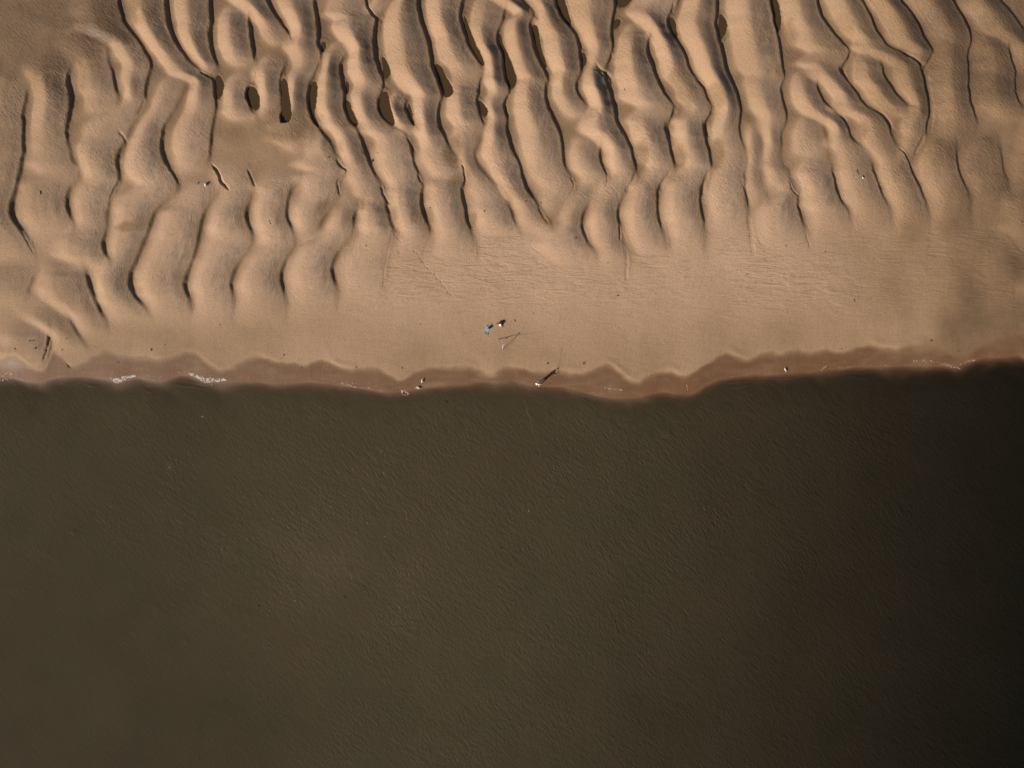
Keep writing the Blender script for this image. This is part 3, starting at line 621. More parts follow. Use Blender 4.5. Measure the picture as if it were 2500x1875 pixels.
# --- pool water
m_pool, nt, bs, out = new_mat("pool_water")
pos = N(nt, "ShaderNodeNewGeometry").outputs["Position"]
c = mixc(nt, ramp(nt, noise(nt, pos, .05, 2), .4, .6), (.050, .028, .012), (.043, .029, .012))
c = mixc(nt, mth(nt, 'MULTIPLY', ramp(nt, noise(nt, pos, 2.2, 4, .7), .5, .75), .35), c, (.040, .024, .011))
nt.links.new(c, bs.inputs["Base Color"]); bs.inputs["Roughness"].default_value = .08; bs.inputs["IOR"].default_value = 1.33
bmp = N(nt, "ShaderNodeBump"); bmp.inputs["Strength"].default_value = .3; bmp.inputs["Distance"].default_value = .02
nt.links.new(noise(nt, pos, 5.0, 2), bmp.inputs["Height"]); nt.links.new(bmp.outputs[0], bs.inputs["Normal"])

def simple(name, colr, rough=.6, var=.25, scale=14.0, metal=0.0):
    m, nt, b, out = new_mat(name)
    tc = N(nt, "ShaderNodeTexCoord").outputs["Object"]
    f = ramp(nt, noise(nt, tc, scale, 4, .6), .3, .7)
    nt.links.new(mixc(nt, f, tuple(v * (1 - var) for v in colr), tuple(min(1, v * (1 + var * .6)) for v in colr)), b.inputs["Base Color"])
    b.inputs["Roughness"].default_value = rough; b.inputs["Metallic"].default_value = metal
    bm_ = N(nt, "ShaderNodeBump"); bm_.inputs["Strength"].default_value = .25; bm_.inputs["Distance"].default_value = .004
    nt.links.new(noise(nt, tc, scale * 4, 2), bm_.inputs["Height"]); nt.links.new(bm_.outputs[0], b.inputs["Normal"])
    return m

# ------------------------------------------------------------------ ground and sea
sand = link(bpy.data.objects.new("beach", grid_mesh("beach", xs, ys, H, {"wet": WET_SHADE, "silt": SILT, "lines": LINES, "ripple": RIPPLE, "berm": np.clip(BERM, 0, 1), "face": np.clip(faceW, 0, 1)})))
sand.data.materials.append(m_sand)
tag(sand, kind="structure")

wx = np.array(grow(-130, -24000, 20, 1.2)[::-1] + list(np.arange(-130, 2631, 5.0)) + grow(2630, 26000, 20, 1.2))
wy = np.array(list(np.arange(850, 1010, 1.25)) + list(np.arange(1010, 2050, 10.0)) + grow(2050, 26000, 20, 1.2))
WX, WYY = np.meshgrid(wx, wy)
def sampleH(px, py):
    px = np.asarray(px, float); py = np.asarray(py, float)
    ix = np.clip(np.searchsorted(xs, px) - 1, 0, nx - 2); iy = np.clip(np.searchsorted(ys, py) - 1, 0, ny - 2)
    fx = (px - xs[ix]) / (xs[ix + 1] - xs[ix]); fy = (py - ys[iy]) / (ys[iy + 1] - ys[iy])
    return (H[iy, ix] * (1 - fx) + H[iy, ix + 1] * fx) * (1 - fy) + (H[iy + 1, ix] * (1 - fx) + H[iy + 1, ix + 1] * fx) * fy
def gz(px, py): return float(sampleH(px, py))
DEP = np.maximum(0, -sampleH(WX, WYY))
DEP = DEP * (1 + .35 * vnoise(WX, WYY, 60, 21) + .25 * vnoise(WX, WYY, 22, 22))
# silty plume along the middle of the bay; clearer water plus painted lens falloff darken it to the right
TURB_FALLOFF = np.interp(WX - .10 * (1400 - WYY), [-24000, -400, 0, 300, 750, 1150, 1450, 1700, 1950, 2150, 2350, 2550, 2800, 26000], [.80, .80, .82, .88, .97, .99, .88, .67, .46, .31, .19, .09, .03, .0])
TURB_FALLOFF = TURB_FALLOFF * np.interp(WYY, [0, 950, 1200, 1500, 1875, 26000], [1.03, 1.02, 1.0, .95, .86, .86]) * (1 + .07 * vnoise(WX, WYY, 190, 23) + .04 * vnoise(WX, WYY, 60, 30))
CHOP = np.clip(np.interp(WX, [0, 500, 1000, 1500, 2200, 2500], [.86, .88, 1.05, 1.28, 1.35, 1.35]) * (0.92 + .17 * vnoise(WX + WYY * .5, WYY - WX * .3, 130, 24) + .10 * vnoise(WX, WYY, 60, 25)), .15, 1.6) * np.clip(.25 + DEP * 1.3, 0, 1)
for gx, gy, gr_, ga in [(85,1335,14,.55),(110,1350,12,.5),(330,1090,18,.35),(420,1130,16,.35),(520,1412,10,.25),(385,1485,10,.5),(40,1440,16,.55),(455,1565,10,.6),(655,1575,11,.6),(350,1305,14,.4),(180,1300,12,.5)]:
    CHOP = CHOP + ga * np.exp(-((WX - gx) / gr_) ** 2 - ((WYY - gy) / (gr_ * .7)) ** 2)
CHOP = CHOP * (1 - .74 * smooth(1150, 150, np.hypot(WX - 0, (WYY - 1800) * 1.1)))
off = WYY - shore_y(WX)
n_a = vnoise(WX, np.zeros_like(WX), 70, 34, True); n_b = vnoise(WX, np.zeros_like(WX), 28, 35, True); n_c = vnoise(WX, np.zeros_like(WX), 90, 36, True)
SWZ = .075 * np.exp(-((off - 9 - 6 * n_a - 3 * n_b) / 1.7) ** 2) * smooth(-.35, .35, n_c)
SWZ += .055 * np.exp(-((off - 19 - 9 * n_b - 6 * n_c) / 2.2) ** 2) * smooth(-.1, .5, n_a)
SWZ += .035 * np.exp(-((off - 2 + 3 * n_b) / 1.6) ** 2) * smooth(-.2, .4, -n_c)
sea = link(bpy.data.objects.new("sea", grid_mesh("sea", wx, wy, SWZ, {"depth": DEP, "turbid": np.clip(TURB_FALLOFF, 0, 1), "chop": CHOP})))
sea.data.materials.append(m_sea)
tag(sea, kind="structure")

# ------------------------------------------------------------------ pools
for p, zw, lab in pool_info:
    cx = sum(a[0] for a in p) / len(p); cy = sum(a[1] for a in p) / len(p)
    o = P(cx, cy, zw)
    bm = bmesh.new()
    ring = []
    for i, a in enumerate(p):
        v0 = Vector((a[0] - p[i - 1][0], a[1] - p[i - 1][1])); b = p[(i + 1) % len(p)]
        d = Vector((b[0] - p[i - 1][0], b[1] - p[i - 1][1]))
        nrm = Vector((d.y, -d.x)).normalized()
        if (a[0] - cx) * nrm.x + (a[1] - cy) * nrm.y < 0: nrm = -nrm
        ring.append(bm.verts.new(P(a[0] + nrm.x * 2.0, a[1] + nrm.y * 2.0, zw) - o))
    f = bm.faces.new(ring)
    bmesh.ops.recalc_face_normals(bm, faces=[f])
    if f.normal.z < 0: f.normal_flip()
    bmesh.ops.triangulate(bm, faces=[f])
    me = bpy.data.meshes.new("tide_pool"); bm.to_mesh(me); bm.free()
    ob = link(bpy.data.objects.new("tide_pool", me)); ob.location = o
    me.materials.append(m_pool)
    tag(ob, lab, "tide pool", "tide pools between the sand dunes")
#@OBJECTS@
# ------------------------------------------------------------------ small builders
def tube_bm(bm, pts, radii, seg=8):
    """one tapered tube through the points"""
    rings = []
    up = Vector((0, 0, 1))
    for i, p in enumerate(pts):
        d = (pts[min(i + 1, len(pts) - 1)] - pts[max(i - 1, 0)]).normalized()
        a = d.cross(up)
        if a.length < 1e-3: a = d.cross(Vector((1, 0, 0)))
        a.normalize(); b = d.cross(a).normalized()
        r = radii[i] if hasattr(radii, '__len__') else radii
        rings.append([bm.verts.new(p + (a * math.cos(t) + b * math.sin(t)) * r) for t in [2 * math.pi * k / seg for k in range(seg)]])
    for r0, r1 in zip(rings, rings[1:]):
        for k in range(seg): bm.faces.new((r0[k], r0[(k + 1) % seg], r1[(k + 1) % seg], r1[k]))
    bm.faces.new(rings[0][::-1]); bm.faces.new(rings[-1])
def lathe_bm(bm, prof, seg=14, sx=1.0, sy=1.0, c=Vector((0, 0, 0))):
    rings = [[bm.verts.new(c + Vector((r * sx * math.cos(t), r * sy * math.sin(t), z))) for t in [2 * math.pi * k / seg for k in range(seg)]] for r, z in prof]
    for r0, r1 in zip(rings, rings[1:]):
        for k in range(seg): bm.faces.new((r0[k], r0[(k + 1) % seg], r1[(k + 1) % seg], r1[k]))
    bm.faces.new(rings[0][::-1]); bm.faces.new(rings[-1])
def box_bm(bm, c, size, bevel=0.0, rz=0.0, taper=1.0):
    r = bmesh.ops.create_cube(bm, size=1.0)
    vs_ = r['verts']
    for v in vs_:
        k = taper if v.co.z < 0 else 1.0
        v.co = Vector((v.co.x * size[0] * k, v.co.y * size[1] * k, v.co.z * size[2]))
    if bevel > 0:
        es = list({e for v in vs_ for e in v.link_edges})
        g = bmesh.ops.bevel(bm, geom=es, offset=bevel, segments=2, affect='EDGES', profile=.6)
        vs_ = list({v for f in g['faces'] for v in f.verts} | {v for v in vs_ if v.is_valid})
    M = Matrix.Rotation(rz, 4, 'Z')
    for v in vs_: v.co = M @ v.co + Vector(c)
def finish(bm, name, mat, parent=None, smooth_=True, loc=None):
    bmesh.ops.recalc_face_normals(bm, faces=bm.faces[:])
    me = bpy.data.meshes.new(name); bm.to_mesh(me); bm.free()
    if smooth_:
        for f in me.polygons: f.use_smooth = True
    me.materials.append(mat)
    o = link(bpy.data.objects.new(name, me))
    if parent: o.parent = parent
    if loc is not None: o.location = loc
    return o
def thing(name, label, cat, loc, rz=0.0, group=None):
    o = link(bpy.data.objects.new(name, None)); o.empty_display_size = .2
    o.location = loc; o.rotation_euler = (0, 0, rz)
    return tag(o, label, cat, group)
def ground(px, py): return P(px, py, gz(px, py))

m_blue = simple("blue_plastic", (.004, .30, .78), .35, .12)
m_bluelid = simple("bright_blue_plastic", (.006, .36, .88), .32, .10)
m_black = simple("black_fabric", (.012, .011, .013), .85, .35, 30)
m_white = simple("white_plastic_film", (.74, .76, .78), .4, .10, 20)
m_teal = simple("teal_print", (.10, .42, .42), .5, .1)
m_pole = simple("bleached_aluminium", (.60, .50, .46), .45, .12, 25)
m_rod = simple("dark_carbon_rod", (.05, .04, .035), .35, .3, 20)
m_reel = simple("grey_reel_metal", (.09, .09, .10), .35, .3, 20, .6)
m_line = simple("pale_fishing_line", (.45, .42, .36), .4, .1)
m_skin = simple("tanned_skin", (.42, .235, .155), .55, .15, 20)
m_shirt = simple("cream_shirt_cloth", (.62, .52, .43), .85, .12, 30)
m_navy = simple("navy_shorts_cloth", (.018, .02, .045), .85, .25, 30)
m_capm = simple("white_cap_cloth", (.72, .70, .68), .8, .10, 30)
m_shoe = simple("white_shoe_rubber", (.62, .62, .64), .6, .12, 30)
m_hair = simple("dark_hair", (.03, .02, .015), .7, .3, 60)
m_weed = simple("dark_seaweed", (.020, .023, .010), .6, .5, 12)
m_wood = simple("wet_dark_wood", (.022, .016, .011), .8, .5, 16)
m_stone = simple("pale_stone", (.50, .41, .30), .85, .30, 9)
m_peb = simple("dark_pebble", (.035, .030, .027), .7, .4, 18)
m_gull = simple("white_feather", (.74, .72, .72), .8, .10, 20)
m_gullg = simple("grey_wing_feather", (.42, .42, .45), .8, .15, 20)
m_beak = simple("yellow_beak", (.55, .33, .05), .5, .15)
m_foam = simple("sea_foam", (.43, .38, .33), .8, .15, 8)
m_foamf = simple("thin_sea_foam", (.33, .26, .20), .8, .25, 8)
m_cast = simple("wet_sand_cast", (.17, .10, .06), .8, .4, 10)
m_weedsea = simple("floating_weed", (.012, .014, .006), .6, .4, 9)

# ------------------------------------------------------------------ the angler (body one skinned surface, clothes over it)
def skin_obj(name, verts, edges, radii, mat, parent, sub=2, root=0):
    me = bpy.data.meshes.new(name); me.from_pydata([tuple(v) for v in verts], edges, []); me.update()
    o = link(bpy.data.objects.new(name, me)); o.parent = parent
    md = o.modifiers.new("skin", 'SKIN'); md.use_smooth_shade = True; md.branch_smoothing = .4
    lay = me.skin_vertices[0].data
    for i, r in enumerate(radii):
        r = r if isinstance(r, tuple) else (r, r)
        lay[i].radius = r; lay[i].use_root = (i == root)
    sd_ = o.modifiers.new("subdiv", 'SUBSURF'); sd_.levels = sub; sd_.render_levels = sub
    me.materials.append(mat)
    return o
FOOT = (1314.5, 936.8)
gA = gz(*FOOT)
man = thing("person", "person in cream shirt, navy shorts and white cap casting a rod at the water's edge", "person", P(FOOT[0], FOOT[1], gA))
def L_(px, py, h): return P(px, py, gA + h) - Vector(man.location)
V = []; E = []; R = []
def jv(p, r, prev=None):
    V.append(Vector(p)); R.append(r)
    if prev is not None: E.append((prev, len(V) - 1))
    return len(V) - 1
fR, fL = L_(1313.6, 933.0, 0.0), L_(1316.2, 940.2, 0.0)         # rear and front foot
fR.z = gz(1313.6, 933.0) - gA; fL.z = max(gz(1316.2, 940.2), -.05) - gA
pel = L_(1312.6, 936.8, .93); chest = L_(1311.0, 937.0, 1.24); neck = L_(1310.2, 937.2, 1.47)
head = L_(1309.4, 937.6, 1.62); crown = L_(1309.0, 937.8, 1.74)
hUp = L_(1311.5, 936.2, 2.08); hLo = L_(1319.5, 939.4, 1.66)      # upper and lower hand on the rod
p0 = jv(pel, (.15, .115)); p1 = jv((pel + chest) / 2, (.135, .105), p0); p2 = jv(chest, (.155, .11), p1)
p3 = jv(neck, .058, p2); p4 = jv(head - Vector((0, 0, .05)), .07, p3); p5 = jv(head + Vector((0, 0, .03)), .095, p4); p6 = jv(crown - Vector((0, 0, .06)), .075, p5)
fwd = Vector((-.12, -1, 0)).normalized(); side = Vector((1, -.12, 0)).normalized()
jv(head + fwd * .105 - Vector((0, 0, .01)), .018, p5)                                                     # nose
for sg, foot in ((-1, fR), (1, fL)):
    hip = pel + side * (.085 * (1 if sg > 0 else -1)) - Vector((0, 0, .08))
    knee = (hip + foot) / 2 + fwd * .07; knee.z = .47 + foot.z * .5
    h1 = jv(hip, .092, p0); k1 = jv(knee, .058, h1); c1 = jv(knee * .55 + foot * .45 + Vector((0, 0, .04)) - fwd * .02, .056, k1)
    a1 = jv(foot + Vector((0, 0, .08)), .038, c1); jv(foot + fwd * .12 + Vector((0, 0, .03)), .034, a1)
def arm(sgn, hand, elbow_off, grip_dir):
    sh = chest + side * (.19 * sgn) + Vector((0, 0, .16))
    el = (sh + hand) / 2 + elbow_off
    s1 = jv(sh, .062, p2); e1 = jv(el, .042, s1); w1 = jv(hand - (hand - el).normalized() * .085, .028, e1)
    palm = jv(hand - (hand - el).normalized() * .02, (.038, .022), w1)
    reach = (hand - el).normalized()
    for k, ln in enumerate((.9, 1.0, .95, .75)):                                                            # four fingers curled round the rod
        b_ = hand + grip_dir * (.024 * (k - 1.5)) + reach * .02
        f1 = jv(b_, .0095, palm); cr = grip_dir.cross(reach).normalized()
        f2 = jv(b_ + reach * .032 * ln + cr * .022, .0088, f1); jv(b_ + reach * .012 + cr * .046 * ln, .008, f2)
    t1 = jv(hand + grip_dir * .05 - reach * .01 - grip_dir.cross(reach).normalized() * .012, .011, palm)
    jv(hand + grip_dir * .062 + reach * .03 + grip_dir.cross(reach).normalized() * .02, .009, t1)
rod_dir = (hUp - hLo).normalized()
arm(-1, hUp, Vector((-.10, .05, -.02)), rod_dir)
arm(1, hLo, Vector((.10, -.06, -.12)), rod_dir)
skin_obj("body", V, E, R, m_skin, man, 2)
sh_v = [pel - Vector((0, 0, .04)), (pel + chest) / 2, chest, chest + Vector((0, 0, .17)), chest + side * -.20 + Vector((0, 0, .165)), chest + side * .20 + Vector((0, 0, .165))]
sh_v += [sh_v[4] * .5 + ((sh_v[4] + hUp) / 2 + Vector((-.10, .05, -.02))) * .5, sh_v[5] * .5 + ((sh_v[5] + hLo) / 2 + Vector((.10, -.06, -.12))) * .5]
skin_obj("shirt", sh_v, [(0, 1), (1, 2), (2, 3), (3, 4), (3, 5), (4, 6), (5, 7)], [(.205, .17), (.195, .16), (.215, .165), (.15, .12), .10, .10, .084, .084], m_shirt, man, 2)
so = [pel + Vector((0, 0, .10)), pel - Vector((0, 0, .06))]
for sgx, foot in ((-1, fR), (1, fL)):
    hip = pel + side * (.09 * sgx) - Vector((0, 0, .14)); knee = (hip + foot) / 2 + fwd * .07; knee.z = .5
    so += [hip, hip * .25 + knee * .75]
skin_obj("shorts", so, [(0, 1), (1, 2), (2, 3), (1, 4), (4, 5)], [(.185, .15), (.18, .148), .122, .098, .122, .098], m_navy, man, 2)
for foot in (fR, fL):
    bm = bmesh.new()
    for i, (u, wd, hh) in enumerate([(-.09, .035, .07), (-.05, .046, .09), (.05, .05, .075), (.13, .045, .05), (.17, .025, .035)]):
        c = foot + fwd * u
        ring = [bm.verts.new(c + side * wd * math.cos(t) + Vector((0, 0, hh * (.5 + .5 * math.sin(t)) - .01))) for t in [2 * math.pi * k / 8 for k in range(8)]]
        if i:
            for k in range(8): bm.faces.new((prev[k], prev[(k + 1) % 8], ring[(k + 1) % 8], ring[k]))
        else: bm.faces.new(ring)
        prev = ring
    bm.faces.new(prev[::-1]); finish(bm, "shoe", m_shoe, man)
bm = bmesh.new(); lathe_bm(bm, [(.108, .0), (.112, .03), (.104, .075), (.075, .115), (.03, .132)], 16, 1, 1, head + Vector((0, 0, .03)))
cap = finish(bm, "cap", m_capm, man)
bm = bmesh.new()
b0 = head + Vector((0, 0, .038))
r1 = [bm.verts.new(b0 + fwd * (.10 * math.cos(t)) + side * (.10 * math.sin(t))) for t in [math.pi * (k / 8 - .5) for k in range(9)]]
r2 = [bm.verts.new(b0 + fwd * (.10 * math.cos(t) + .085 * math.cos(t) ** .5 if math.cos(t) > 1e-4 else 0) + side * (.10 * math.sin(t)) - Vector((0, 0, .012))) for t in [math.pi * (k / 8 - .5) for k in range(9)]]
for k in range(8): bm.faces.new((r1[k], r1[k + 1], r2[k + 1], r2[k]))
ex = bmesh.ops.solidify(bm, geom=bm.faces[:], thickness=.006)
finish(bm, "cap_brim", m_capm, man)
bm = bmesh.new(); lathe_bm(bm, [(.06, -.075), (.092, -.03), (.101, .02), (.104, .035)], 14, 1, 1, head + Vector((0, 0, .0)) - fwd * .012)
finish(bm, "hair", m_hair, man)
for sgx in (-1, 1):
    bm = bmesh.new(); lathe_bm(bm, [(.004, -.008), (.009, 0), (.004, .008)], 8, 1, 1, head + fwd * .092 + side * (.033 * sgx) + Vector((0, 0, .012))); finish(bm, "eye", m_hair, man)
    bm = bmesh.new(); lathe_bm(bm, [(.008, -.03), (.018, 0), (.010, .03)], 8, .6, 1, head + side * (.10 * sgx)); finish(bm, "ear", m_skin, man)
bm = bmesh.new(); lathe_bm(bm, [(.012, -.005), (.024, 0), (.012, .005)], 8, 1, .5, head + fwd * .088 - Vector((0, 0, .052))); finish(bm, "mouth", simple("lip", (.30, .11, .09), .5, .1), man)

def rod_thing(label, butt, tip, reel_at, loc, bend=Vector((0, 0, 0)), scale=1.0, line_to=None):
    t = thing("fishing_rod", label, "fishing rod", loc)
    a, b = butt - loc, tip - loc
    n = 10; pts = [a.lerp(b, i / n) + bend * (i / n) ** 2.5 for i in range(n + 1)]
    bm = bmesh.new(); tube_bm(bm, pts, [(.017 - .0115 * i / n) * scale for i in range(n + 1)], 8); finish(bm, "blank", m_rod, t)
    bm = bmesh.new(); d = (b - a).normalized(); tube_bm(bm, [a - d * .02, a + d * .55], .021, 8); finish(bm, "grip", m_black, t)
    c = a + d * reel_at
    sd = d.cross(Vector((0, 0, 1))).normalized(); dn = sd.cross(d).normalized()
    if dn.z > 0: dn = -dn
    bm = bmesh.new(); tube_bm(bm, [c, c + dn * .09], [.014, .018], 8); tube_bm(bm, [c + dn * .11 - d * .07, c + dn * .11 - d * .03, c + dn * .11 + d * .05, c + dn * .11 + d * .09], [.03, .045, .045, .038], 10)
    rl = finish(bm, "reel", m_reel, t)
    bm = bmesh.new(); tube_bm(bm, [c + dn * .11, c + dn * .11 + sd * .09, c + dn * .16 + sd * .10], [.008, .008, .014], 6); finish(bm, "reel_handle", m_reel, rl)
    for f in (.38, .56, .72, .85, .96):
        g = pts[int(f * n)] + dn * .03
        bm = bmesh.new()
        ring = [g + (sd * math.cos(q) + dn * math.sin(q)) * .022 for q in [2 * math.pi * k / 8 for k in range(9)]]
        tube_bm(bm, ring, .004, 5); finish(bm, "line_guide", m_reel, t)
    if line_to is not None:
        e = line_to - loc; tp = pts[-1]
        bm = bmesh.new(); tube_bm(bm, [tp.lerp(e, i / 12) - Vector((0, 0, .5 * math.sin(math.pi * i / 12))) for i in range(13)], .0018, 4); finish(bm, "fishing_line", m_line, t)
    return t
wUp = Vector(man.location) + hUp; wLo = Vector(man.location) + hLo
tip = P(1289.0, 901.0, gA + 3.25)
rod_thing("dark rod held overhead by the casting person, its thin shadow crossing the sand", wLo - (wUp - wLo).normalized() * .10, tip, .55, wLo, Vector((.05, .0, -.10)))

# ------------------------------------------------------------------ rod stand with a second rod
apex_h = 1.42
st_loc = ground(1229.0, 842.5)
apex = P(1229.0, 841.2, st_loc.z + apex_h)
stand = thing("rod_stand", "three legged pale pole stand on the open sand holding up a long fishing rod", "rod stand", st_loc)
for k, (fx, fy, rr) in enumerate([(1226.4, 855.2, .026), (1220.6, 827.8, .022), (1246.2, 843.9, .015)]):
    f = ground(fx, fy) - st_loc - Vector((0, 0, .05))
    a = apex - st_loc
    bm = bmesh.new(); tube_bm(bm, [f, f.lerp(a, .5), f.lerp(a, 1.03)], [rr * .8, rr, rr], 8)
    lg = finish(bm, "leg", m_pole, stand)
    bm = bmesh.new(); tube_bm(bm, [f, f.lerp(a, .06)], rr * 1.35, 8); finish(bm, "foot_cap", m_black, lg)
bm = bmesh.new(); lathe_bm(bm, [(.05, -.05), (.06, -.02), (.06, .02), (.045, .05)], 10, 1, 1, apex - st_loc); finish(bm, "clamp_head", m_reel, stand)
bt = ground(1216.4, 826.8) - Vector((0, 0, .05)); tp2 = P(1245.5, 866.0, st_loc.z + 3.0)
rod_thing("long dark surf rod leaning on the pole stand, its line running out to the water", bt, tp2, .72, bt, Vector((.02, -.05, -.12)), 1.15, P(1331, 1150, .0))

# ------------------------------------------------------------------ blue seat bucket, black rucksack, white bag
bx = ground(1190.2, 804.2)
rzb = math.radians(35)
buck = thing("storage_box", "bright blue square lidded box on the sand beside a black bag", "box", bx, rzb)
bm = bmesh.new(); box_bm(bm, (0, 0, .18), (.31, .31, .36), .02, 0, .9); finish(bm, "body", m_blue, buck, False)
bm = bmesh.new(); box_bm(bm, (0, 0, .385), (.345, .345, .045), .012); box_bm(bm, (0, 0, .414), (.25, .25, .014), .005); lid = finish(bm, "lid", m_bluelid, buck, False)
bm = bmesh.new(); box_bm(bm, (.168, 0, .345), (.022, .09, .06), .004); finish(bm, "latch", m_white, lid, False)
bm = bmesh.new(); tube_bm(bm, [Vector((0, -.165, .30)), Vector((-.10, -.19, .33)), Vector((-.12, 0, .437)), Vector((-.10, .19, .33)), Vector((0, .165, .30))], .007, 6); finish(bm, "handle", m_white, buck)

bg_loc = ground(1223.8, 788.8)
bag = thing("rucksack", "black rucksack slumped on the sand with two loose straps, beside a blue box", "rucksack", bg_loc, math.radians(12))
bm = bmesh.new()
bmesh.ops.create_icosphere(bm, subdivisions=3, radius=1.0)
for v in bm.verts:
    q = v.co.copy(); n_ = 1 + .16 * mnoise.noise(q * 2.1) + .06 * mnoise.noise(q * 6)
    v.co = Vector((math.copysign(abs(q.x) ** .8, q.x) * .30 * n_, math.copysign(abs(q.y) ** .8, q.y) * .21 * n_, max(-.06, math.copysign(abs(q.z) ** .75, q.z) * .19 * n_) + .06))
finish(bm, "body", m_black, bag)
bm = bmesh.new(); box_bm(bm, (.02, -.12, .20), (.26, .16, .07), .03); finish(bm, "front_pocket", m_black, bag)
bm = bmesh.new(); tube_bm(bm, [Vector((.16, .06, .18)), Vector((.22, .08, .27)), Vector((.26, .0, .25)), Vector((.22, -.03, .17))], .014, 6); finish(bm, "carry_handle", m_black, bag)
inv = Matrix.Rotation(-math.radians(12), 4, 'Z')
for pts_ in ([(1217.5, 789.6, .14), (1215.4, 791.2, .05), (1213.2, 791.4, .02), (1211.2, 791.4, .02)], [(1225.6, 792.6, .12), (1226.8, 796.2, .04), (1227.6, 798.2, .02), (1228.2, 799.8, .02)]):
    bm = bmesh.new(); tube_bm(bm, [inv @ (P(a, b, gz(a, b) + c) - bg_loc) for a, b, c in pts_], [.04, .034, .03, .026], 6); finish(bm, "strap", m_black, bag)
wb = ground(1222.0, 794.9)
wbag = thing("plastic_bag", "small white knotted plastic bag leaning on the black rucksack", "plastic bag", wb)
bm = bmesh.new(); lathe_bm(bm, [(.06, 0), (.125, .03), (.138, .10), (.115, .17), (.06, .215), (.018, .235), (.03, .26), (.012, .275)], 14)
for v in bm.verts: v.co += Vector((0, .09 * max(0, v.co.z - .1) / .17, 0)) + v.co * .07 * mnoise.noise(v.co * 16)
finish(bm, "bag_body", m_white, wbag)
for dx in (-.03, .06):
    bm = bmesh.new(); lathe_bm(bm, [(.006, -.02), (.02, -.006), (.02, .006), (.006, .02)], 8, 1, .8, Vector((dx, .03, .195 - abs(dx) * .35))); finish(bm, "print_mark", m_teal, wbag)

# ------------------------------------------------------------------ gulls at the edge of the water
def gull(px, py, ang, label):
    l = ground(px, py); l.z = max(l.z, 0.0)
    t = thing("gull", label, "gull", l, ang, "gulls along the shoreline")
    bm = bmesh.new()
    prof = [(-.20, .012, .15), (-.13, .045, .155), (-.03, .075, .16), (.07, .07, .17), (.13, .042, .20), (.16, .04, .235), (.195, .042, .255), (.23, .022, .252)]
    prev = None
    for i, (x, r, z) in enumerate(prof):
        ring = [bm.verts.new((x, r * math.cos(q), z + r * .9 * math.sin(q))) for q in [2 * math.pi * k / 10 for k in range(10)]]
        if prev:
            for k in range(10): bm.faces.new((prev[k], prev[(k + 1) % 10], ring[(k + 1) % 10], ring[k]))
        else: bm.faces.new(ring)
        prev = ring
    bm.faces.new(prev[::-1]); finish(bm, "body", m_gull, t)
    for sg in (-1, 1):
        bm = bmesh.new()
        pr = None
        for x, w, z in [(.08, .028, .205), (-.02, .05, .215), (-.14, .036, .19), (-.25, .008, .172)]:
            rg = [bm.verts.new((x, sg * (.055 + a), z + b)) for a, b in ((-w * .8, .012), (0, .02), (w * .6, -.02), (0, -.028))]
            if pr:
                for k in range(4): bm.faces.new((pr[k], pr[(k + 1) % 4], rg[(k + 1) % 4], rg[k]))
            else: bm.faces.new(rg)
            pr = rg
        bm.faces.new(pr[::-1]); finish(bm, "wing", m_gullg, t)
        bm = bmesh.new(); tube_bm(bm, [Vector((.0, .03 * sg, .11)), Vector((-.01, .03 * sg, .05)), Vector((.0, .03 * sg, .0)), Vector((.045, .035 * sg, .004))], [.008, .006, .006, .01], 6); finish(bm, "leg", m_beak, t)
    bm = bmesh.new(); tube_bm(bm, [Vector((.225, 0, .252)), Vector((.29, 0, .238))], [.013, .003], 6); finish(bm, "beak", m_beak, t)
    return t
gull(1030.6, 930.5, math.radians(85), "white gull alone on the wet brown sand left of the angler")
gull(1021.5, 947.0, math.radians(150), "white gull right at the waterline beside a ring of foam")
gull(1915.6, 903.2, math.radians(115), "white gull at the waterline far to the right of the angler")

# ------------------------------------------------------------------ stones and debris
def lump(name, label, cat, px, py, size, mat, seed, group=None, sink=.25, float_=False, rz=None):
    l = ground(px, py)
    if float_: l.z = 0.0
    bm = bmesh.new(); bmesh.ops.create_icosphere(bm, subdivisions=2, radius=1.0)
    off = Vector((seed * 3.1, seed * 1.7, seed * .9))
    for v in bm.verts:
        k = 1 + .32 * mnoise.noise(v.co * 1.4 + off) + .12 * mnoise.noise(v.co * 4 + off)
        v.co = Vector((v.co.x * size[0] * k, v.co.y * size[1] * k, v.co.z * size[2] * k + size[2] * (1 - 2 * sink)))
    o = finish(bm, name, mat, None, True, l); o.rotation_euler = (0, 0, seed * 1.3 if rz is None else rz)
    return tag(o, label, cat, group)
lump("stone", "pale boulder casting a black shadow, half sunk in sand near a forked crack", "stone", 512.3, 457.0, (.21, .17, .17), m_stone, 1)
lump("stone", "white stone with a dark curl of weed on a dune to the right", "stone", 2092.2, 442.6, (.09, .08, .08), m_white, 2)
def weed(label, px, py, strands, mat=m_weed, group="seaweed scraps on the sand", name="seaweed", cat="seaweed", float_=False, rad=.045):
    l = ground(px, py)
    if float_: l.z = .0
    t = thing(name, label, cat, l, 0, group)
    for pts_ in strands:
        p_ = []
        for a, b in pts_:
            g = 0.0 if float_ else gz(a, b)
            p_.append(P(a, b, g + .03) - l)
        bm = bmesh.new(); tube_bm(bm, p_, [rad * (.6 if i in (0, len(p_) - 1) else 1.0) for i in range(len(p_))], 6)
        finish(bm, "frond" if name == "seaweed" else "branch", mat, t)
    return t
weed("dark weed curled round the white stone on a dune", 2094.0, 440.0, [[(2092.6, 436.4), (2094.0, 438.6), (2095.3, 441.0), (2094.6, 443.4)], [(2088.2, 442.0), (2089.6, 443.8), (2091.2, 444.6)]])
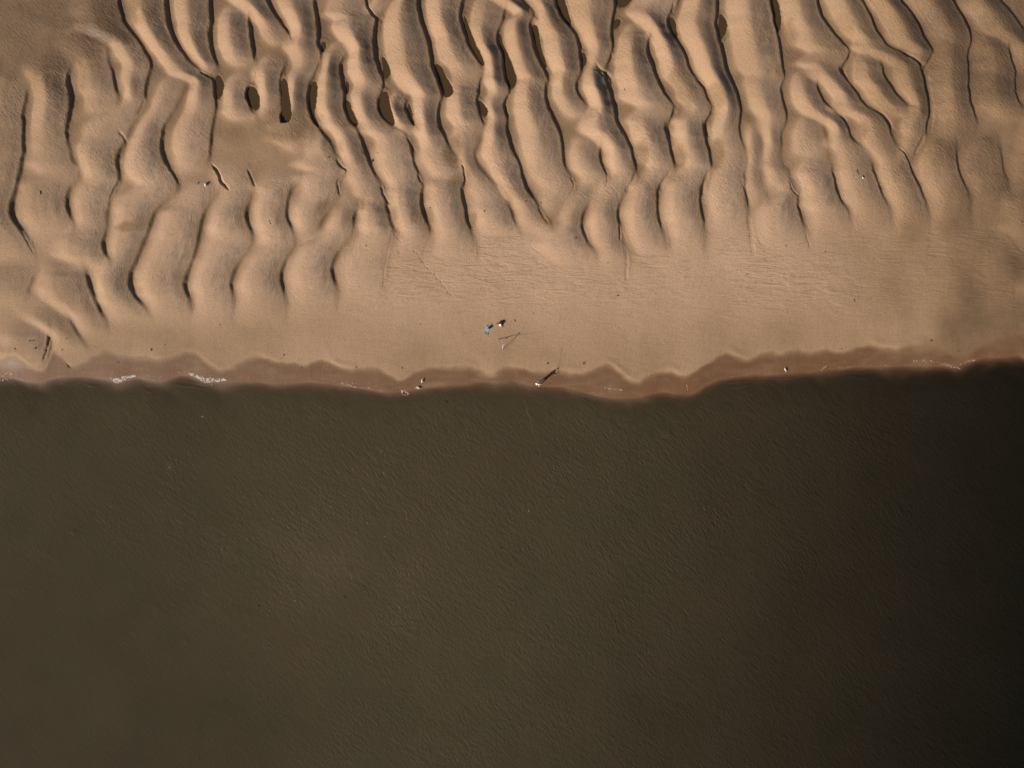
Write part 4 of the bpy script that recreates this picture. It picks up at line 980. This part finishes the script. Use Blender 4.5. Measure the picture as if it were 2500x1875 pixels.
weed("two thin faint weed trails left of the white stone", 2080.5, 429.0, [[(2077.8, 422.5), (2079.0, 426.5), (2081.0, 430.5), (2082.2, 434.2)], [(2083.5, 441.5), (2084.8, 442.6)]], rad=.03)
weed("left one of two green black scraps lying in line by the lower left channel", 85.0, 833.2, [[(82.2, 833.4), (84.8, 832.9), (87.0, 833.4)], [(84.0, 834.0), (86.0, 833.6)]])
weed("right one of two green black scraps lying in line, with a raised tip", 92.4, 832.4, [[(90.2, 833.0), (92.6, 833.2), (93.6, 831.8), (95.4, 830.4)]])
weed("hooked black scrap of weed close to the dark channel at lower left", 96.8, 851.4, [[(93.8, 852.4), (96.6, 852.2), (97.8, 850.6), (98.6, 848.2)], [(95.5, 852.6), (98.0, 851.4)]], rad=.06)
weed("tiny dark scrap of weed farthest left near the shore", 57.8, 833.6, [[(57.0, 834.0), (58.8, 833.2)]], rad=.05)
weed("thin dark scrap of weed just above a pale cusp ridge at the left edge", 49.2, 853.6, [[(48.0, 851.0), (49.0, 852.8), (50.0, 854.6)]], rad=.04)
weed("black c shaped curl of weed above the wet sand, left of centre", 372.2, 855.0, [[(371.0, 852.6), (373.4, 853.0), (374.0, 855.0), (372.4, 857.0)]], rad=.06)
weed("black branched driftwood on a dune beside a narrow dark shadow", 912.6, 397.6, [[(909.4, 398.6), (912.4, 397.4), (915.4, 394.4)], [(911.0, 398.6), (911.6, 403.6)], [(912.4, 397.8), (914.6, 398.4), (916.4, 398.2)], [(910.6, 398.8), (913.4, 396.2)]], m_wood, None, "driftwood", "driftwood", rad=.075)
weed("short upright black stick of driftwood on the left dunes", 117.4, 478.6, [[(117.0, 473.6), (117.4, 478.0)], [(117.4, 477.6), (118.0, 482.6)]], m_wood, None, "driftwood", "driftwood", rad=.075)
weed("thin dark twig near the right edge above the smooth sand", 2414.0, 433.4, [[(2411.6, 434.6), (2414.0, 433.4), (2416.4, 432.6)]], m_wood, None, "driftwood", "driftwood", rad=.035)
weed("short brown twig farthest right on the smooth sand", 2474.0, 548.5, [[(2471.6, 549.0), (2474.0, 548.6), (2476.2, 547.8)]], m_wood, None, "driftwood", "driftwood", rad=.035)
weed("dark leaning twig on the smooth beach right of the angler", 2080.0, 735.0, [[(2078.6, 732.6), (2080.0, 735.4), (2081.4, 737.4)]], m_wood, None, "driftwood", "driftwood", rad=.04)
weed("faint thin twig right of the black rucksack", 1256.6, 784.0, [[(1255.6, 781.2), (1256.6, 783.4), (1258.4, 786.4)]], m_wood, None, "driftwood", "driftwood", rad=.035)
weed("small dark peg shaped twig just above the blue box", 1190.6, 795.6, [[(1189.0, 794.8), (1190.6, 795.8), (1192.0, 796.8)]], m_wood, None, "driftwood", "driftwood", rad=.035)
PEB = [
 (493.9, 453.2, .085, "dark pebble left of the pale boulder"),
 (926.6, 379.8, .060, "small grey pebble up and right of the branched driftwood"),
 (808.8, 391.4, .075, "dark pebble in the hollow left of the branched driftwood"),
 (1336.6, 887.6, .105, "dark oval pebble between the angler's shadow and the rod stand"),
 (1185.6, 812.6, .065, "upper pebble of a pair below the blue box"),
 (1186.6, 814.6, .055, "lower pebble of a pair below the blue box"),
 (1192.3, 814.2, .060, "small pebble right of the pair below the blue box"),
 (1191.2, 816.8, .060, "lowest pebble in the cluster below the blue box"),
 (1403.2, 586.6, .080, "dark pebble left of a smooth dune finger, mid beach"),
 (1506.6, 723.2, .080, "dark pebble on the lined sand below the middle dune fingers"),
 (1481.3, 645.2, .060, "tiny dark pebble just below a dune finger"),
 (695.0, 867.0, .075, "dark pebble on dry sand above the wet cusps, left of centre"),
 (870.6, 896.6, .075, "dark pebble at the edge of the wet band, left of the gulls"),
 (737.4, 898.6, .060, "small dark pebble on the wet brown sand above the foam line"),
 (1818.0, 672.4, .075, "dark pebble on lined sand right of the middle fingers"),
 (2007.4, 618.2, .080, "dark pebble under the ends of the right dune fingers"),
 (1911.2, 604.4, .070, "dark pebble on lined sand near a grey stain"),
 (2269.6, 832.0, .105, "black pebble on the shore at far right above the wet band"),
 (2052.6, 851.6, .060, "tiny dark pebble above the wet band on the right"),
 (2337.6, 856.8, .060, "tiny dark pebble nearest the right edge of the shore"),
 (666.6, 546.6, .070, "upper pebble of a close pair on the dunes"),
 (668.6, 551.8, .070, "lower pebble of a close pair on the dunes"),
 (1183.6, 521.8, .085, "dark pebble on a broad pale dune in the middle"),
 (898.2, 604.2, .060, "small dark pebble left of the line of footprints"),
 (1282.6, 498.6, .075, "left pebble of two on a pointed pale dune"),
 (1319.8, 500.2, .080, "right pebble of two on a pointed pale dune"),
 (1052.4, 513.0, .080, "dark pebble right of a damp oval hollow"),
 (1301.4, 766.4, .060, "tiny dark pebble up and right of the rucksack"),
 (1520.4, 230.0, .080, "little stone below the crooked rill on the upper dunes"),
 (1868.8, 272.6, .055, "tiny pale stone on an upper dune right of the centre"),
 (23.2, 553.0, .060, "small dark pebble on the smooth sand at the left edge"),
 (36.0, 553.8, .050, "smaller pebble on the smooth sand nearest the left edge cluster"),
 (290.8, 884.8, .070, "dark pebble on the wet brown band far left"),
 (157.0, 853.6, .065, "small dark pebble right of the dark channel at lower left"),
 (171.8, 828.0, .060, "brown pebble on the smooth sand far left"),
 (406.8, 841.8, .055, "tiny brown pebble up and right of the c shaped weed"),
 (541.4, 793.6, .060, "brown pebble on dry sand left of centre"),
 (1027.4, 792.4, .060, "small dark pebble on dry sand left of the blue box"),
 (982.0, 898.8, .075, "dark pebble at the edge of the wet band, up and left of the gulls"),
 (1589.6, 916.8, .060, "reddish pebble at the top edge of the wet band right of the angler"),
 (1552.0, 386.0, .055, "upper pebble in a damp trough under a dark dune crest"),
 (1546.0, 399.0, .060, "lower pebble in a damp trough under a dark dune crest"),
 (1908.6, 671.8, .060, "dark pebble on lined sand in the right part"),
 (2120.6, 729.0, .055, "tiny pebble right of the leaning twig on smooth sand"),
]
for i, (px_, py_, r_, lab) in enumerate(PEB):
    lump("pebble", lab, "pebble", px_, py_, (r_ * 1.15, r_ * .85, r_ * .7), m_peb, i + 5, "pebbles scattered over the beach")
# a worm cast: coiled ring of wet sand
rc = ground(1425.0, 887.2)
cast = thing("sand_cast", "small round coil of dark wet sand right of the angler's shadow", "sand cast", rc)
bm = bmesh.new(); tube_bm(bm, [Vector((.15 * math.cos(q), .15 * math.sin(q), .02 + .02 * math.sin(q * 5))) for q in [2 * math.pi * k / 18 for k in range(17)]], [.035 + .012 * math.sin(k * 2.3) for k in range(17)], 6); finish(bm, "outer_coil", m_cast, cast)
bm = bmesh.new(); tube_bm(bm, [Vector((.06 * math.cos(q), .06 * math.sin(q), .04)) for q in [2 * math.pi * k / 8 for k in range(7)]], .03, 6); finish(bm, "inner_coil", m_cast, cast)
# weed drifting on the water
for (px_, py_, st_, lab) in [
 (1089, 982, [[(1087.6, 979.0), (1089.0, 982.0), (1090.2, 985.0)], [(1088.4, 981.0), (1091.0, 982.6)]], "dark weed drifting closest to the shore below the gulls"),
 (1223.6, 1338.6, [[(1220.0, 1337.6), (1223.4, 1338.8), (1226.6, 1337.6)], [(1222.6, 1338.6), (1224.8, 1340.6)]], "dark weed floating alone in the middle of the water"),
 (840.6, 1458.6, [[(838.6, 1456.0), (840.8, 1458.6), (842.4, 1461.6)]], "dark weed floating lowest in the middle left water"),
 (887.4, 1433.0, [[(884.6, 1434.4), (887.4, 1433.2), (889.8, 1431.8)]], "thin dark weed floating right of the lowest drifting weed"),
 (631.2, 1479.4, [[(629.2, 1477.6), (631.2, 1479.4), (632.8, 1481.8)]], "dark weed floating farthest left in the water"),
 (881.6, 1071.6, [[(879.6, 1071.2), (882.0, 1072.4), (884.0, 1071.6)]], "dark weed floating in choppy water left of the gulls"),
 (571.6, 1165.6, [[(569.2, 1166.6), (571.6, 1165.6), (573.8, 1164.6)]], "thin dark weed floating upper left in the water")]:
    weed(lab, px_, py_, st_, m_weedsea, "weed drifting on the water", "seaweed", "seaweed", True, .055)

# ------------------------------------------------------------------ foam: bubbles by the thousand, one mesh per patch
def foam_patch(label, samples, n, rmin, rmax, seed):
    r_ = random.Random(seed)
    verts = []; faces = []
    c0 = P(*samples[0][:2]); c0.z = 0
    for _ in range(int(n * .34)):
        k = r_.randrange(len(samples) - 1); a = samples[k]; b = samples[k + 1]; f = r_.random()
        x = a[0] + (b[0] - a[0]) * f; y = a[1] + (b[1] - a[1]) * f; w = a[2] + (b[2] - a[2]) * f
        x += r_.gauss(0, .5) * w * .6; y += r_.gauss(0, .5) * w
        z = max(gz(x, y), 0.0)
        rad = r_.uniform(rmin, rmax); rz = rad * r_.uniform(.35, .7); th = r_.random() * 6.28; st = r_.uniform(1, 2.2)
        o_ = P(x, y, z) - c0; b0 = len(verts)
        for t in range(6):
            q = th + t * math.pi / 3; ex, ey = math.cos(t * math.pi / 3) * rad * st, math.sin(t * math.pi / 3) * rad
            verts.append((o_.x + ex * math.cos(th) - ey * math.sin(th), o_.y + ex * math.sin(th) + ey * math.cos(th), o_.z - .01))
        verts.append((o_.x, o_.y, o_.z + rz))
        for t in range(6): faces.append((b0 + t, b0 + (t + 1) % 6, b0 + 6))
    me = bpy.data.meshes.new("sea_foam"); me.from_pydata(verts, [], faces); me.update(); me.materials.append(m_foam if seed in (1, 2, 3, 5, 7) else m_foamf)
    o = link(bpy.data.objects.new("sea_foam", me)); o.location = c0
    o["kind"] = "stuff"
    return o
def shore_run(x0, x1, off, w, step=14, jit=3, seed=0):
    r_ = random.Random(seed); x = x0; out_ = []
    while x < x1:
        out_.append((x, float(shore_y(x)) + off + r_.uniform(-jit, jit), w * r_.uniform(.3, 1.2))); x += step
    return out_
foam_patch("", [(278, 928, 5), (290, 927, 6), (300, 924, 5), (312, 921, 4), (324, 918, 3), (332, 917, 2)], 420, .03, .085, 1)
foam_patch("", [(268, 921, 1), (275, 926, 2), (286, 933, 2), (292, 931, 1)], 70, .03, .06, 2)
foam_patch("", [(462, 911, 2), (478, 918, 4), (495, 925, 6), (512, 928, 7), (528, 928, 6), (545, 926, 3), (552, 927, 1)], 620, .03, .085, 3)
foam_patch("", [(362, 918, 2), (375, 919, 2), (390, 920, 2), (403, 916, 2), (425, 910, 2), (440, 908, 2), (452, 909, 2)], 80, .02, .055, 4)
foam_patch("", [(0, 922, 4), (12, 916, 4), (20, 908, 3), (30, 912, 5), (24, 922, 6), (8, 926, 5), (0, 928, 3)], 130, .02, .06, 5)
foam_patch("", [(36, 924, 2), (48, 926, 2), (62, 931, 2), (74, 933, 1)], 70, .02, .055, 6)
foam_patch("", [(980, 955, 3), (992, 957, 5), (998, 961, 4), (990, 964, 2), (984, 962, 2), (980, 955, 3)], 110, .025, .07, 7)
foam_patch("", [(830, 936, 2), (842, 938, 3), (856, 941, 2), (866, 945, 2), (885, 946, 1.5), (900, 947, 1.5), (912, 951, 1.5)], 170, .02, .06, 8)
foam_patch("", [(1476, 947, 1.2), (1488, 948, 1.5), (1499, 949, 1.2), (1512, 950, 1.5), (1522, 953, 1.2)], 70, .03, .07, 9)
foam_patch("", [(2225, 881, 2), (2250, 880, 3), (2275, 882, 5), (2300, 887, 5), (2322, 893, 4), (2345, 901, 2)], 220, .02, .055, 10)
foam_patch("", [(2345, 890, 2), (2360, 884, 3), (2375, 880, 3), (2385, 876, 2)], 70, .02, .055, 11)
foam_patch("", [(1676, 940, 1.5), (1678, 946, 1.5), (1680, 953, 2)], 30, .02, .06, 12)
foam_patch("", [(2004, 904, 1), (2012, 898, 3), (2017, 894, 1)], 45, .025, .06, 13)
foam_patch("", [(1010, 948, 2), (1017, 947, 2), (1020, 948, 2)], 25, .03, .07, 14)
foam_patch("", shore_run(70, 980, -9, 2.2, 9, 4, 31), 420, .015, .045, 15)
foam_patch("", shore_run(1030, 1480, -4, 1.6, 9, 3, 32), 170, .015, .045, 16)
foam_patch("", shore_run(1700, 2480, -3, 1.4, 9, 2, 33), 240, .015, .04, 17)
foam_patch("", shore_run(200, 1000, -19, 2.0, 11, 4, 34), 110, .012, .035, 18)
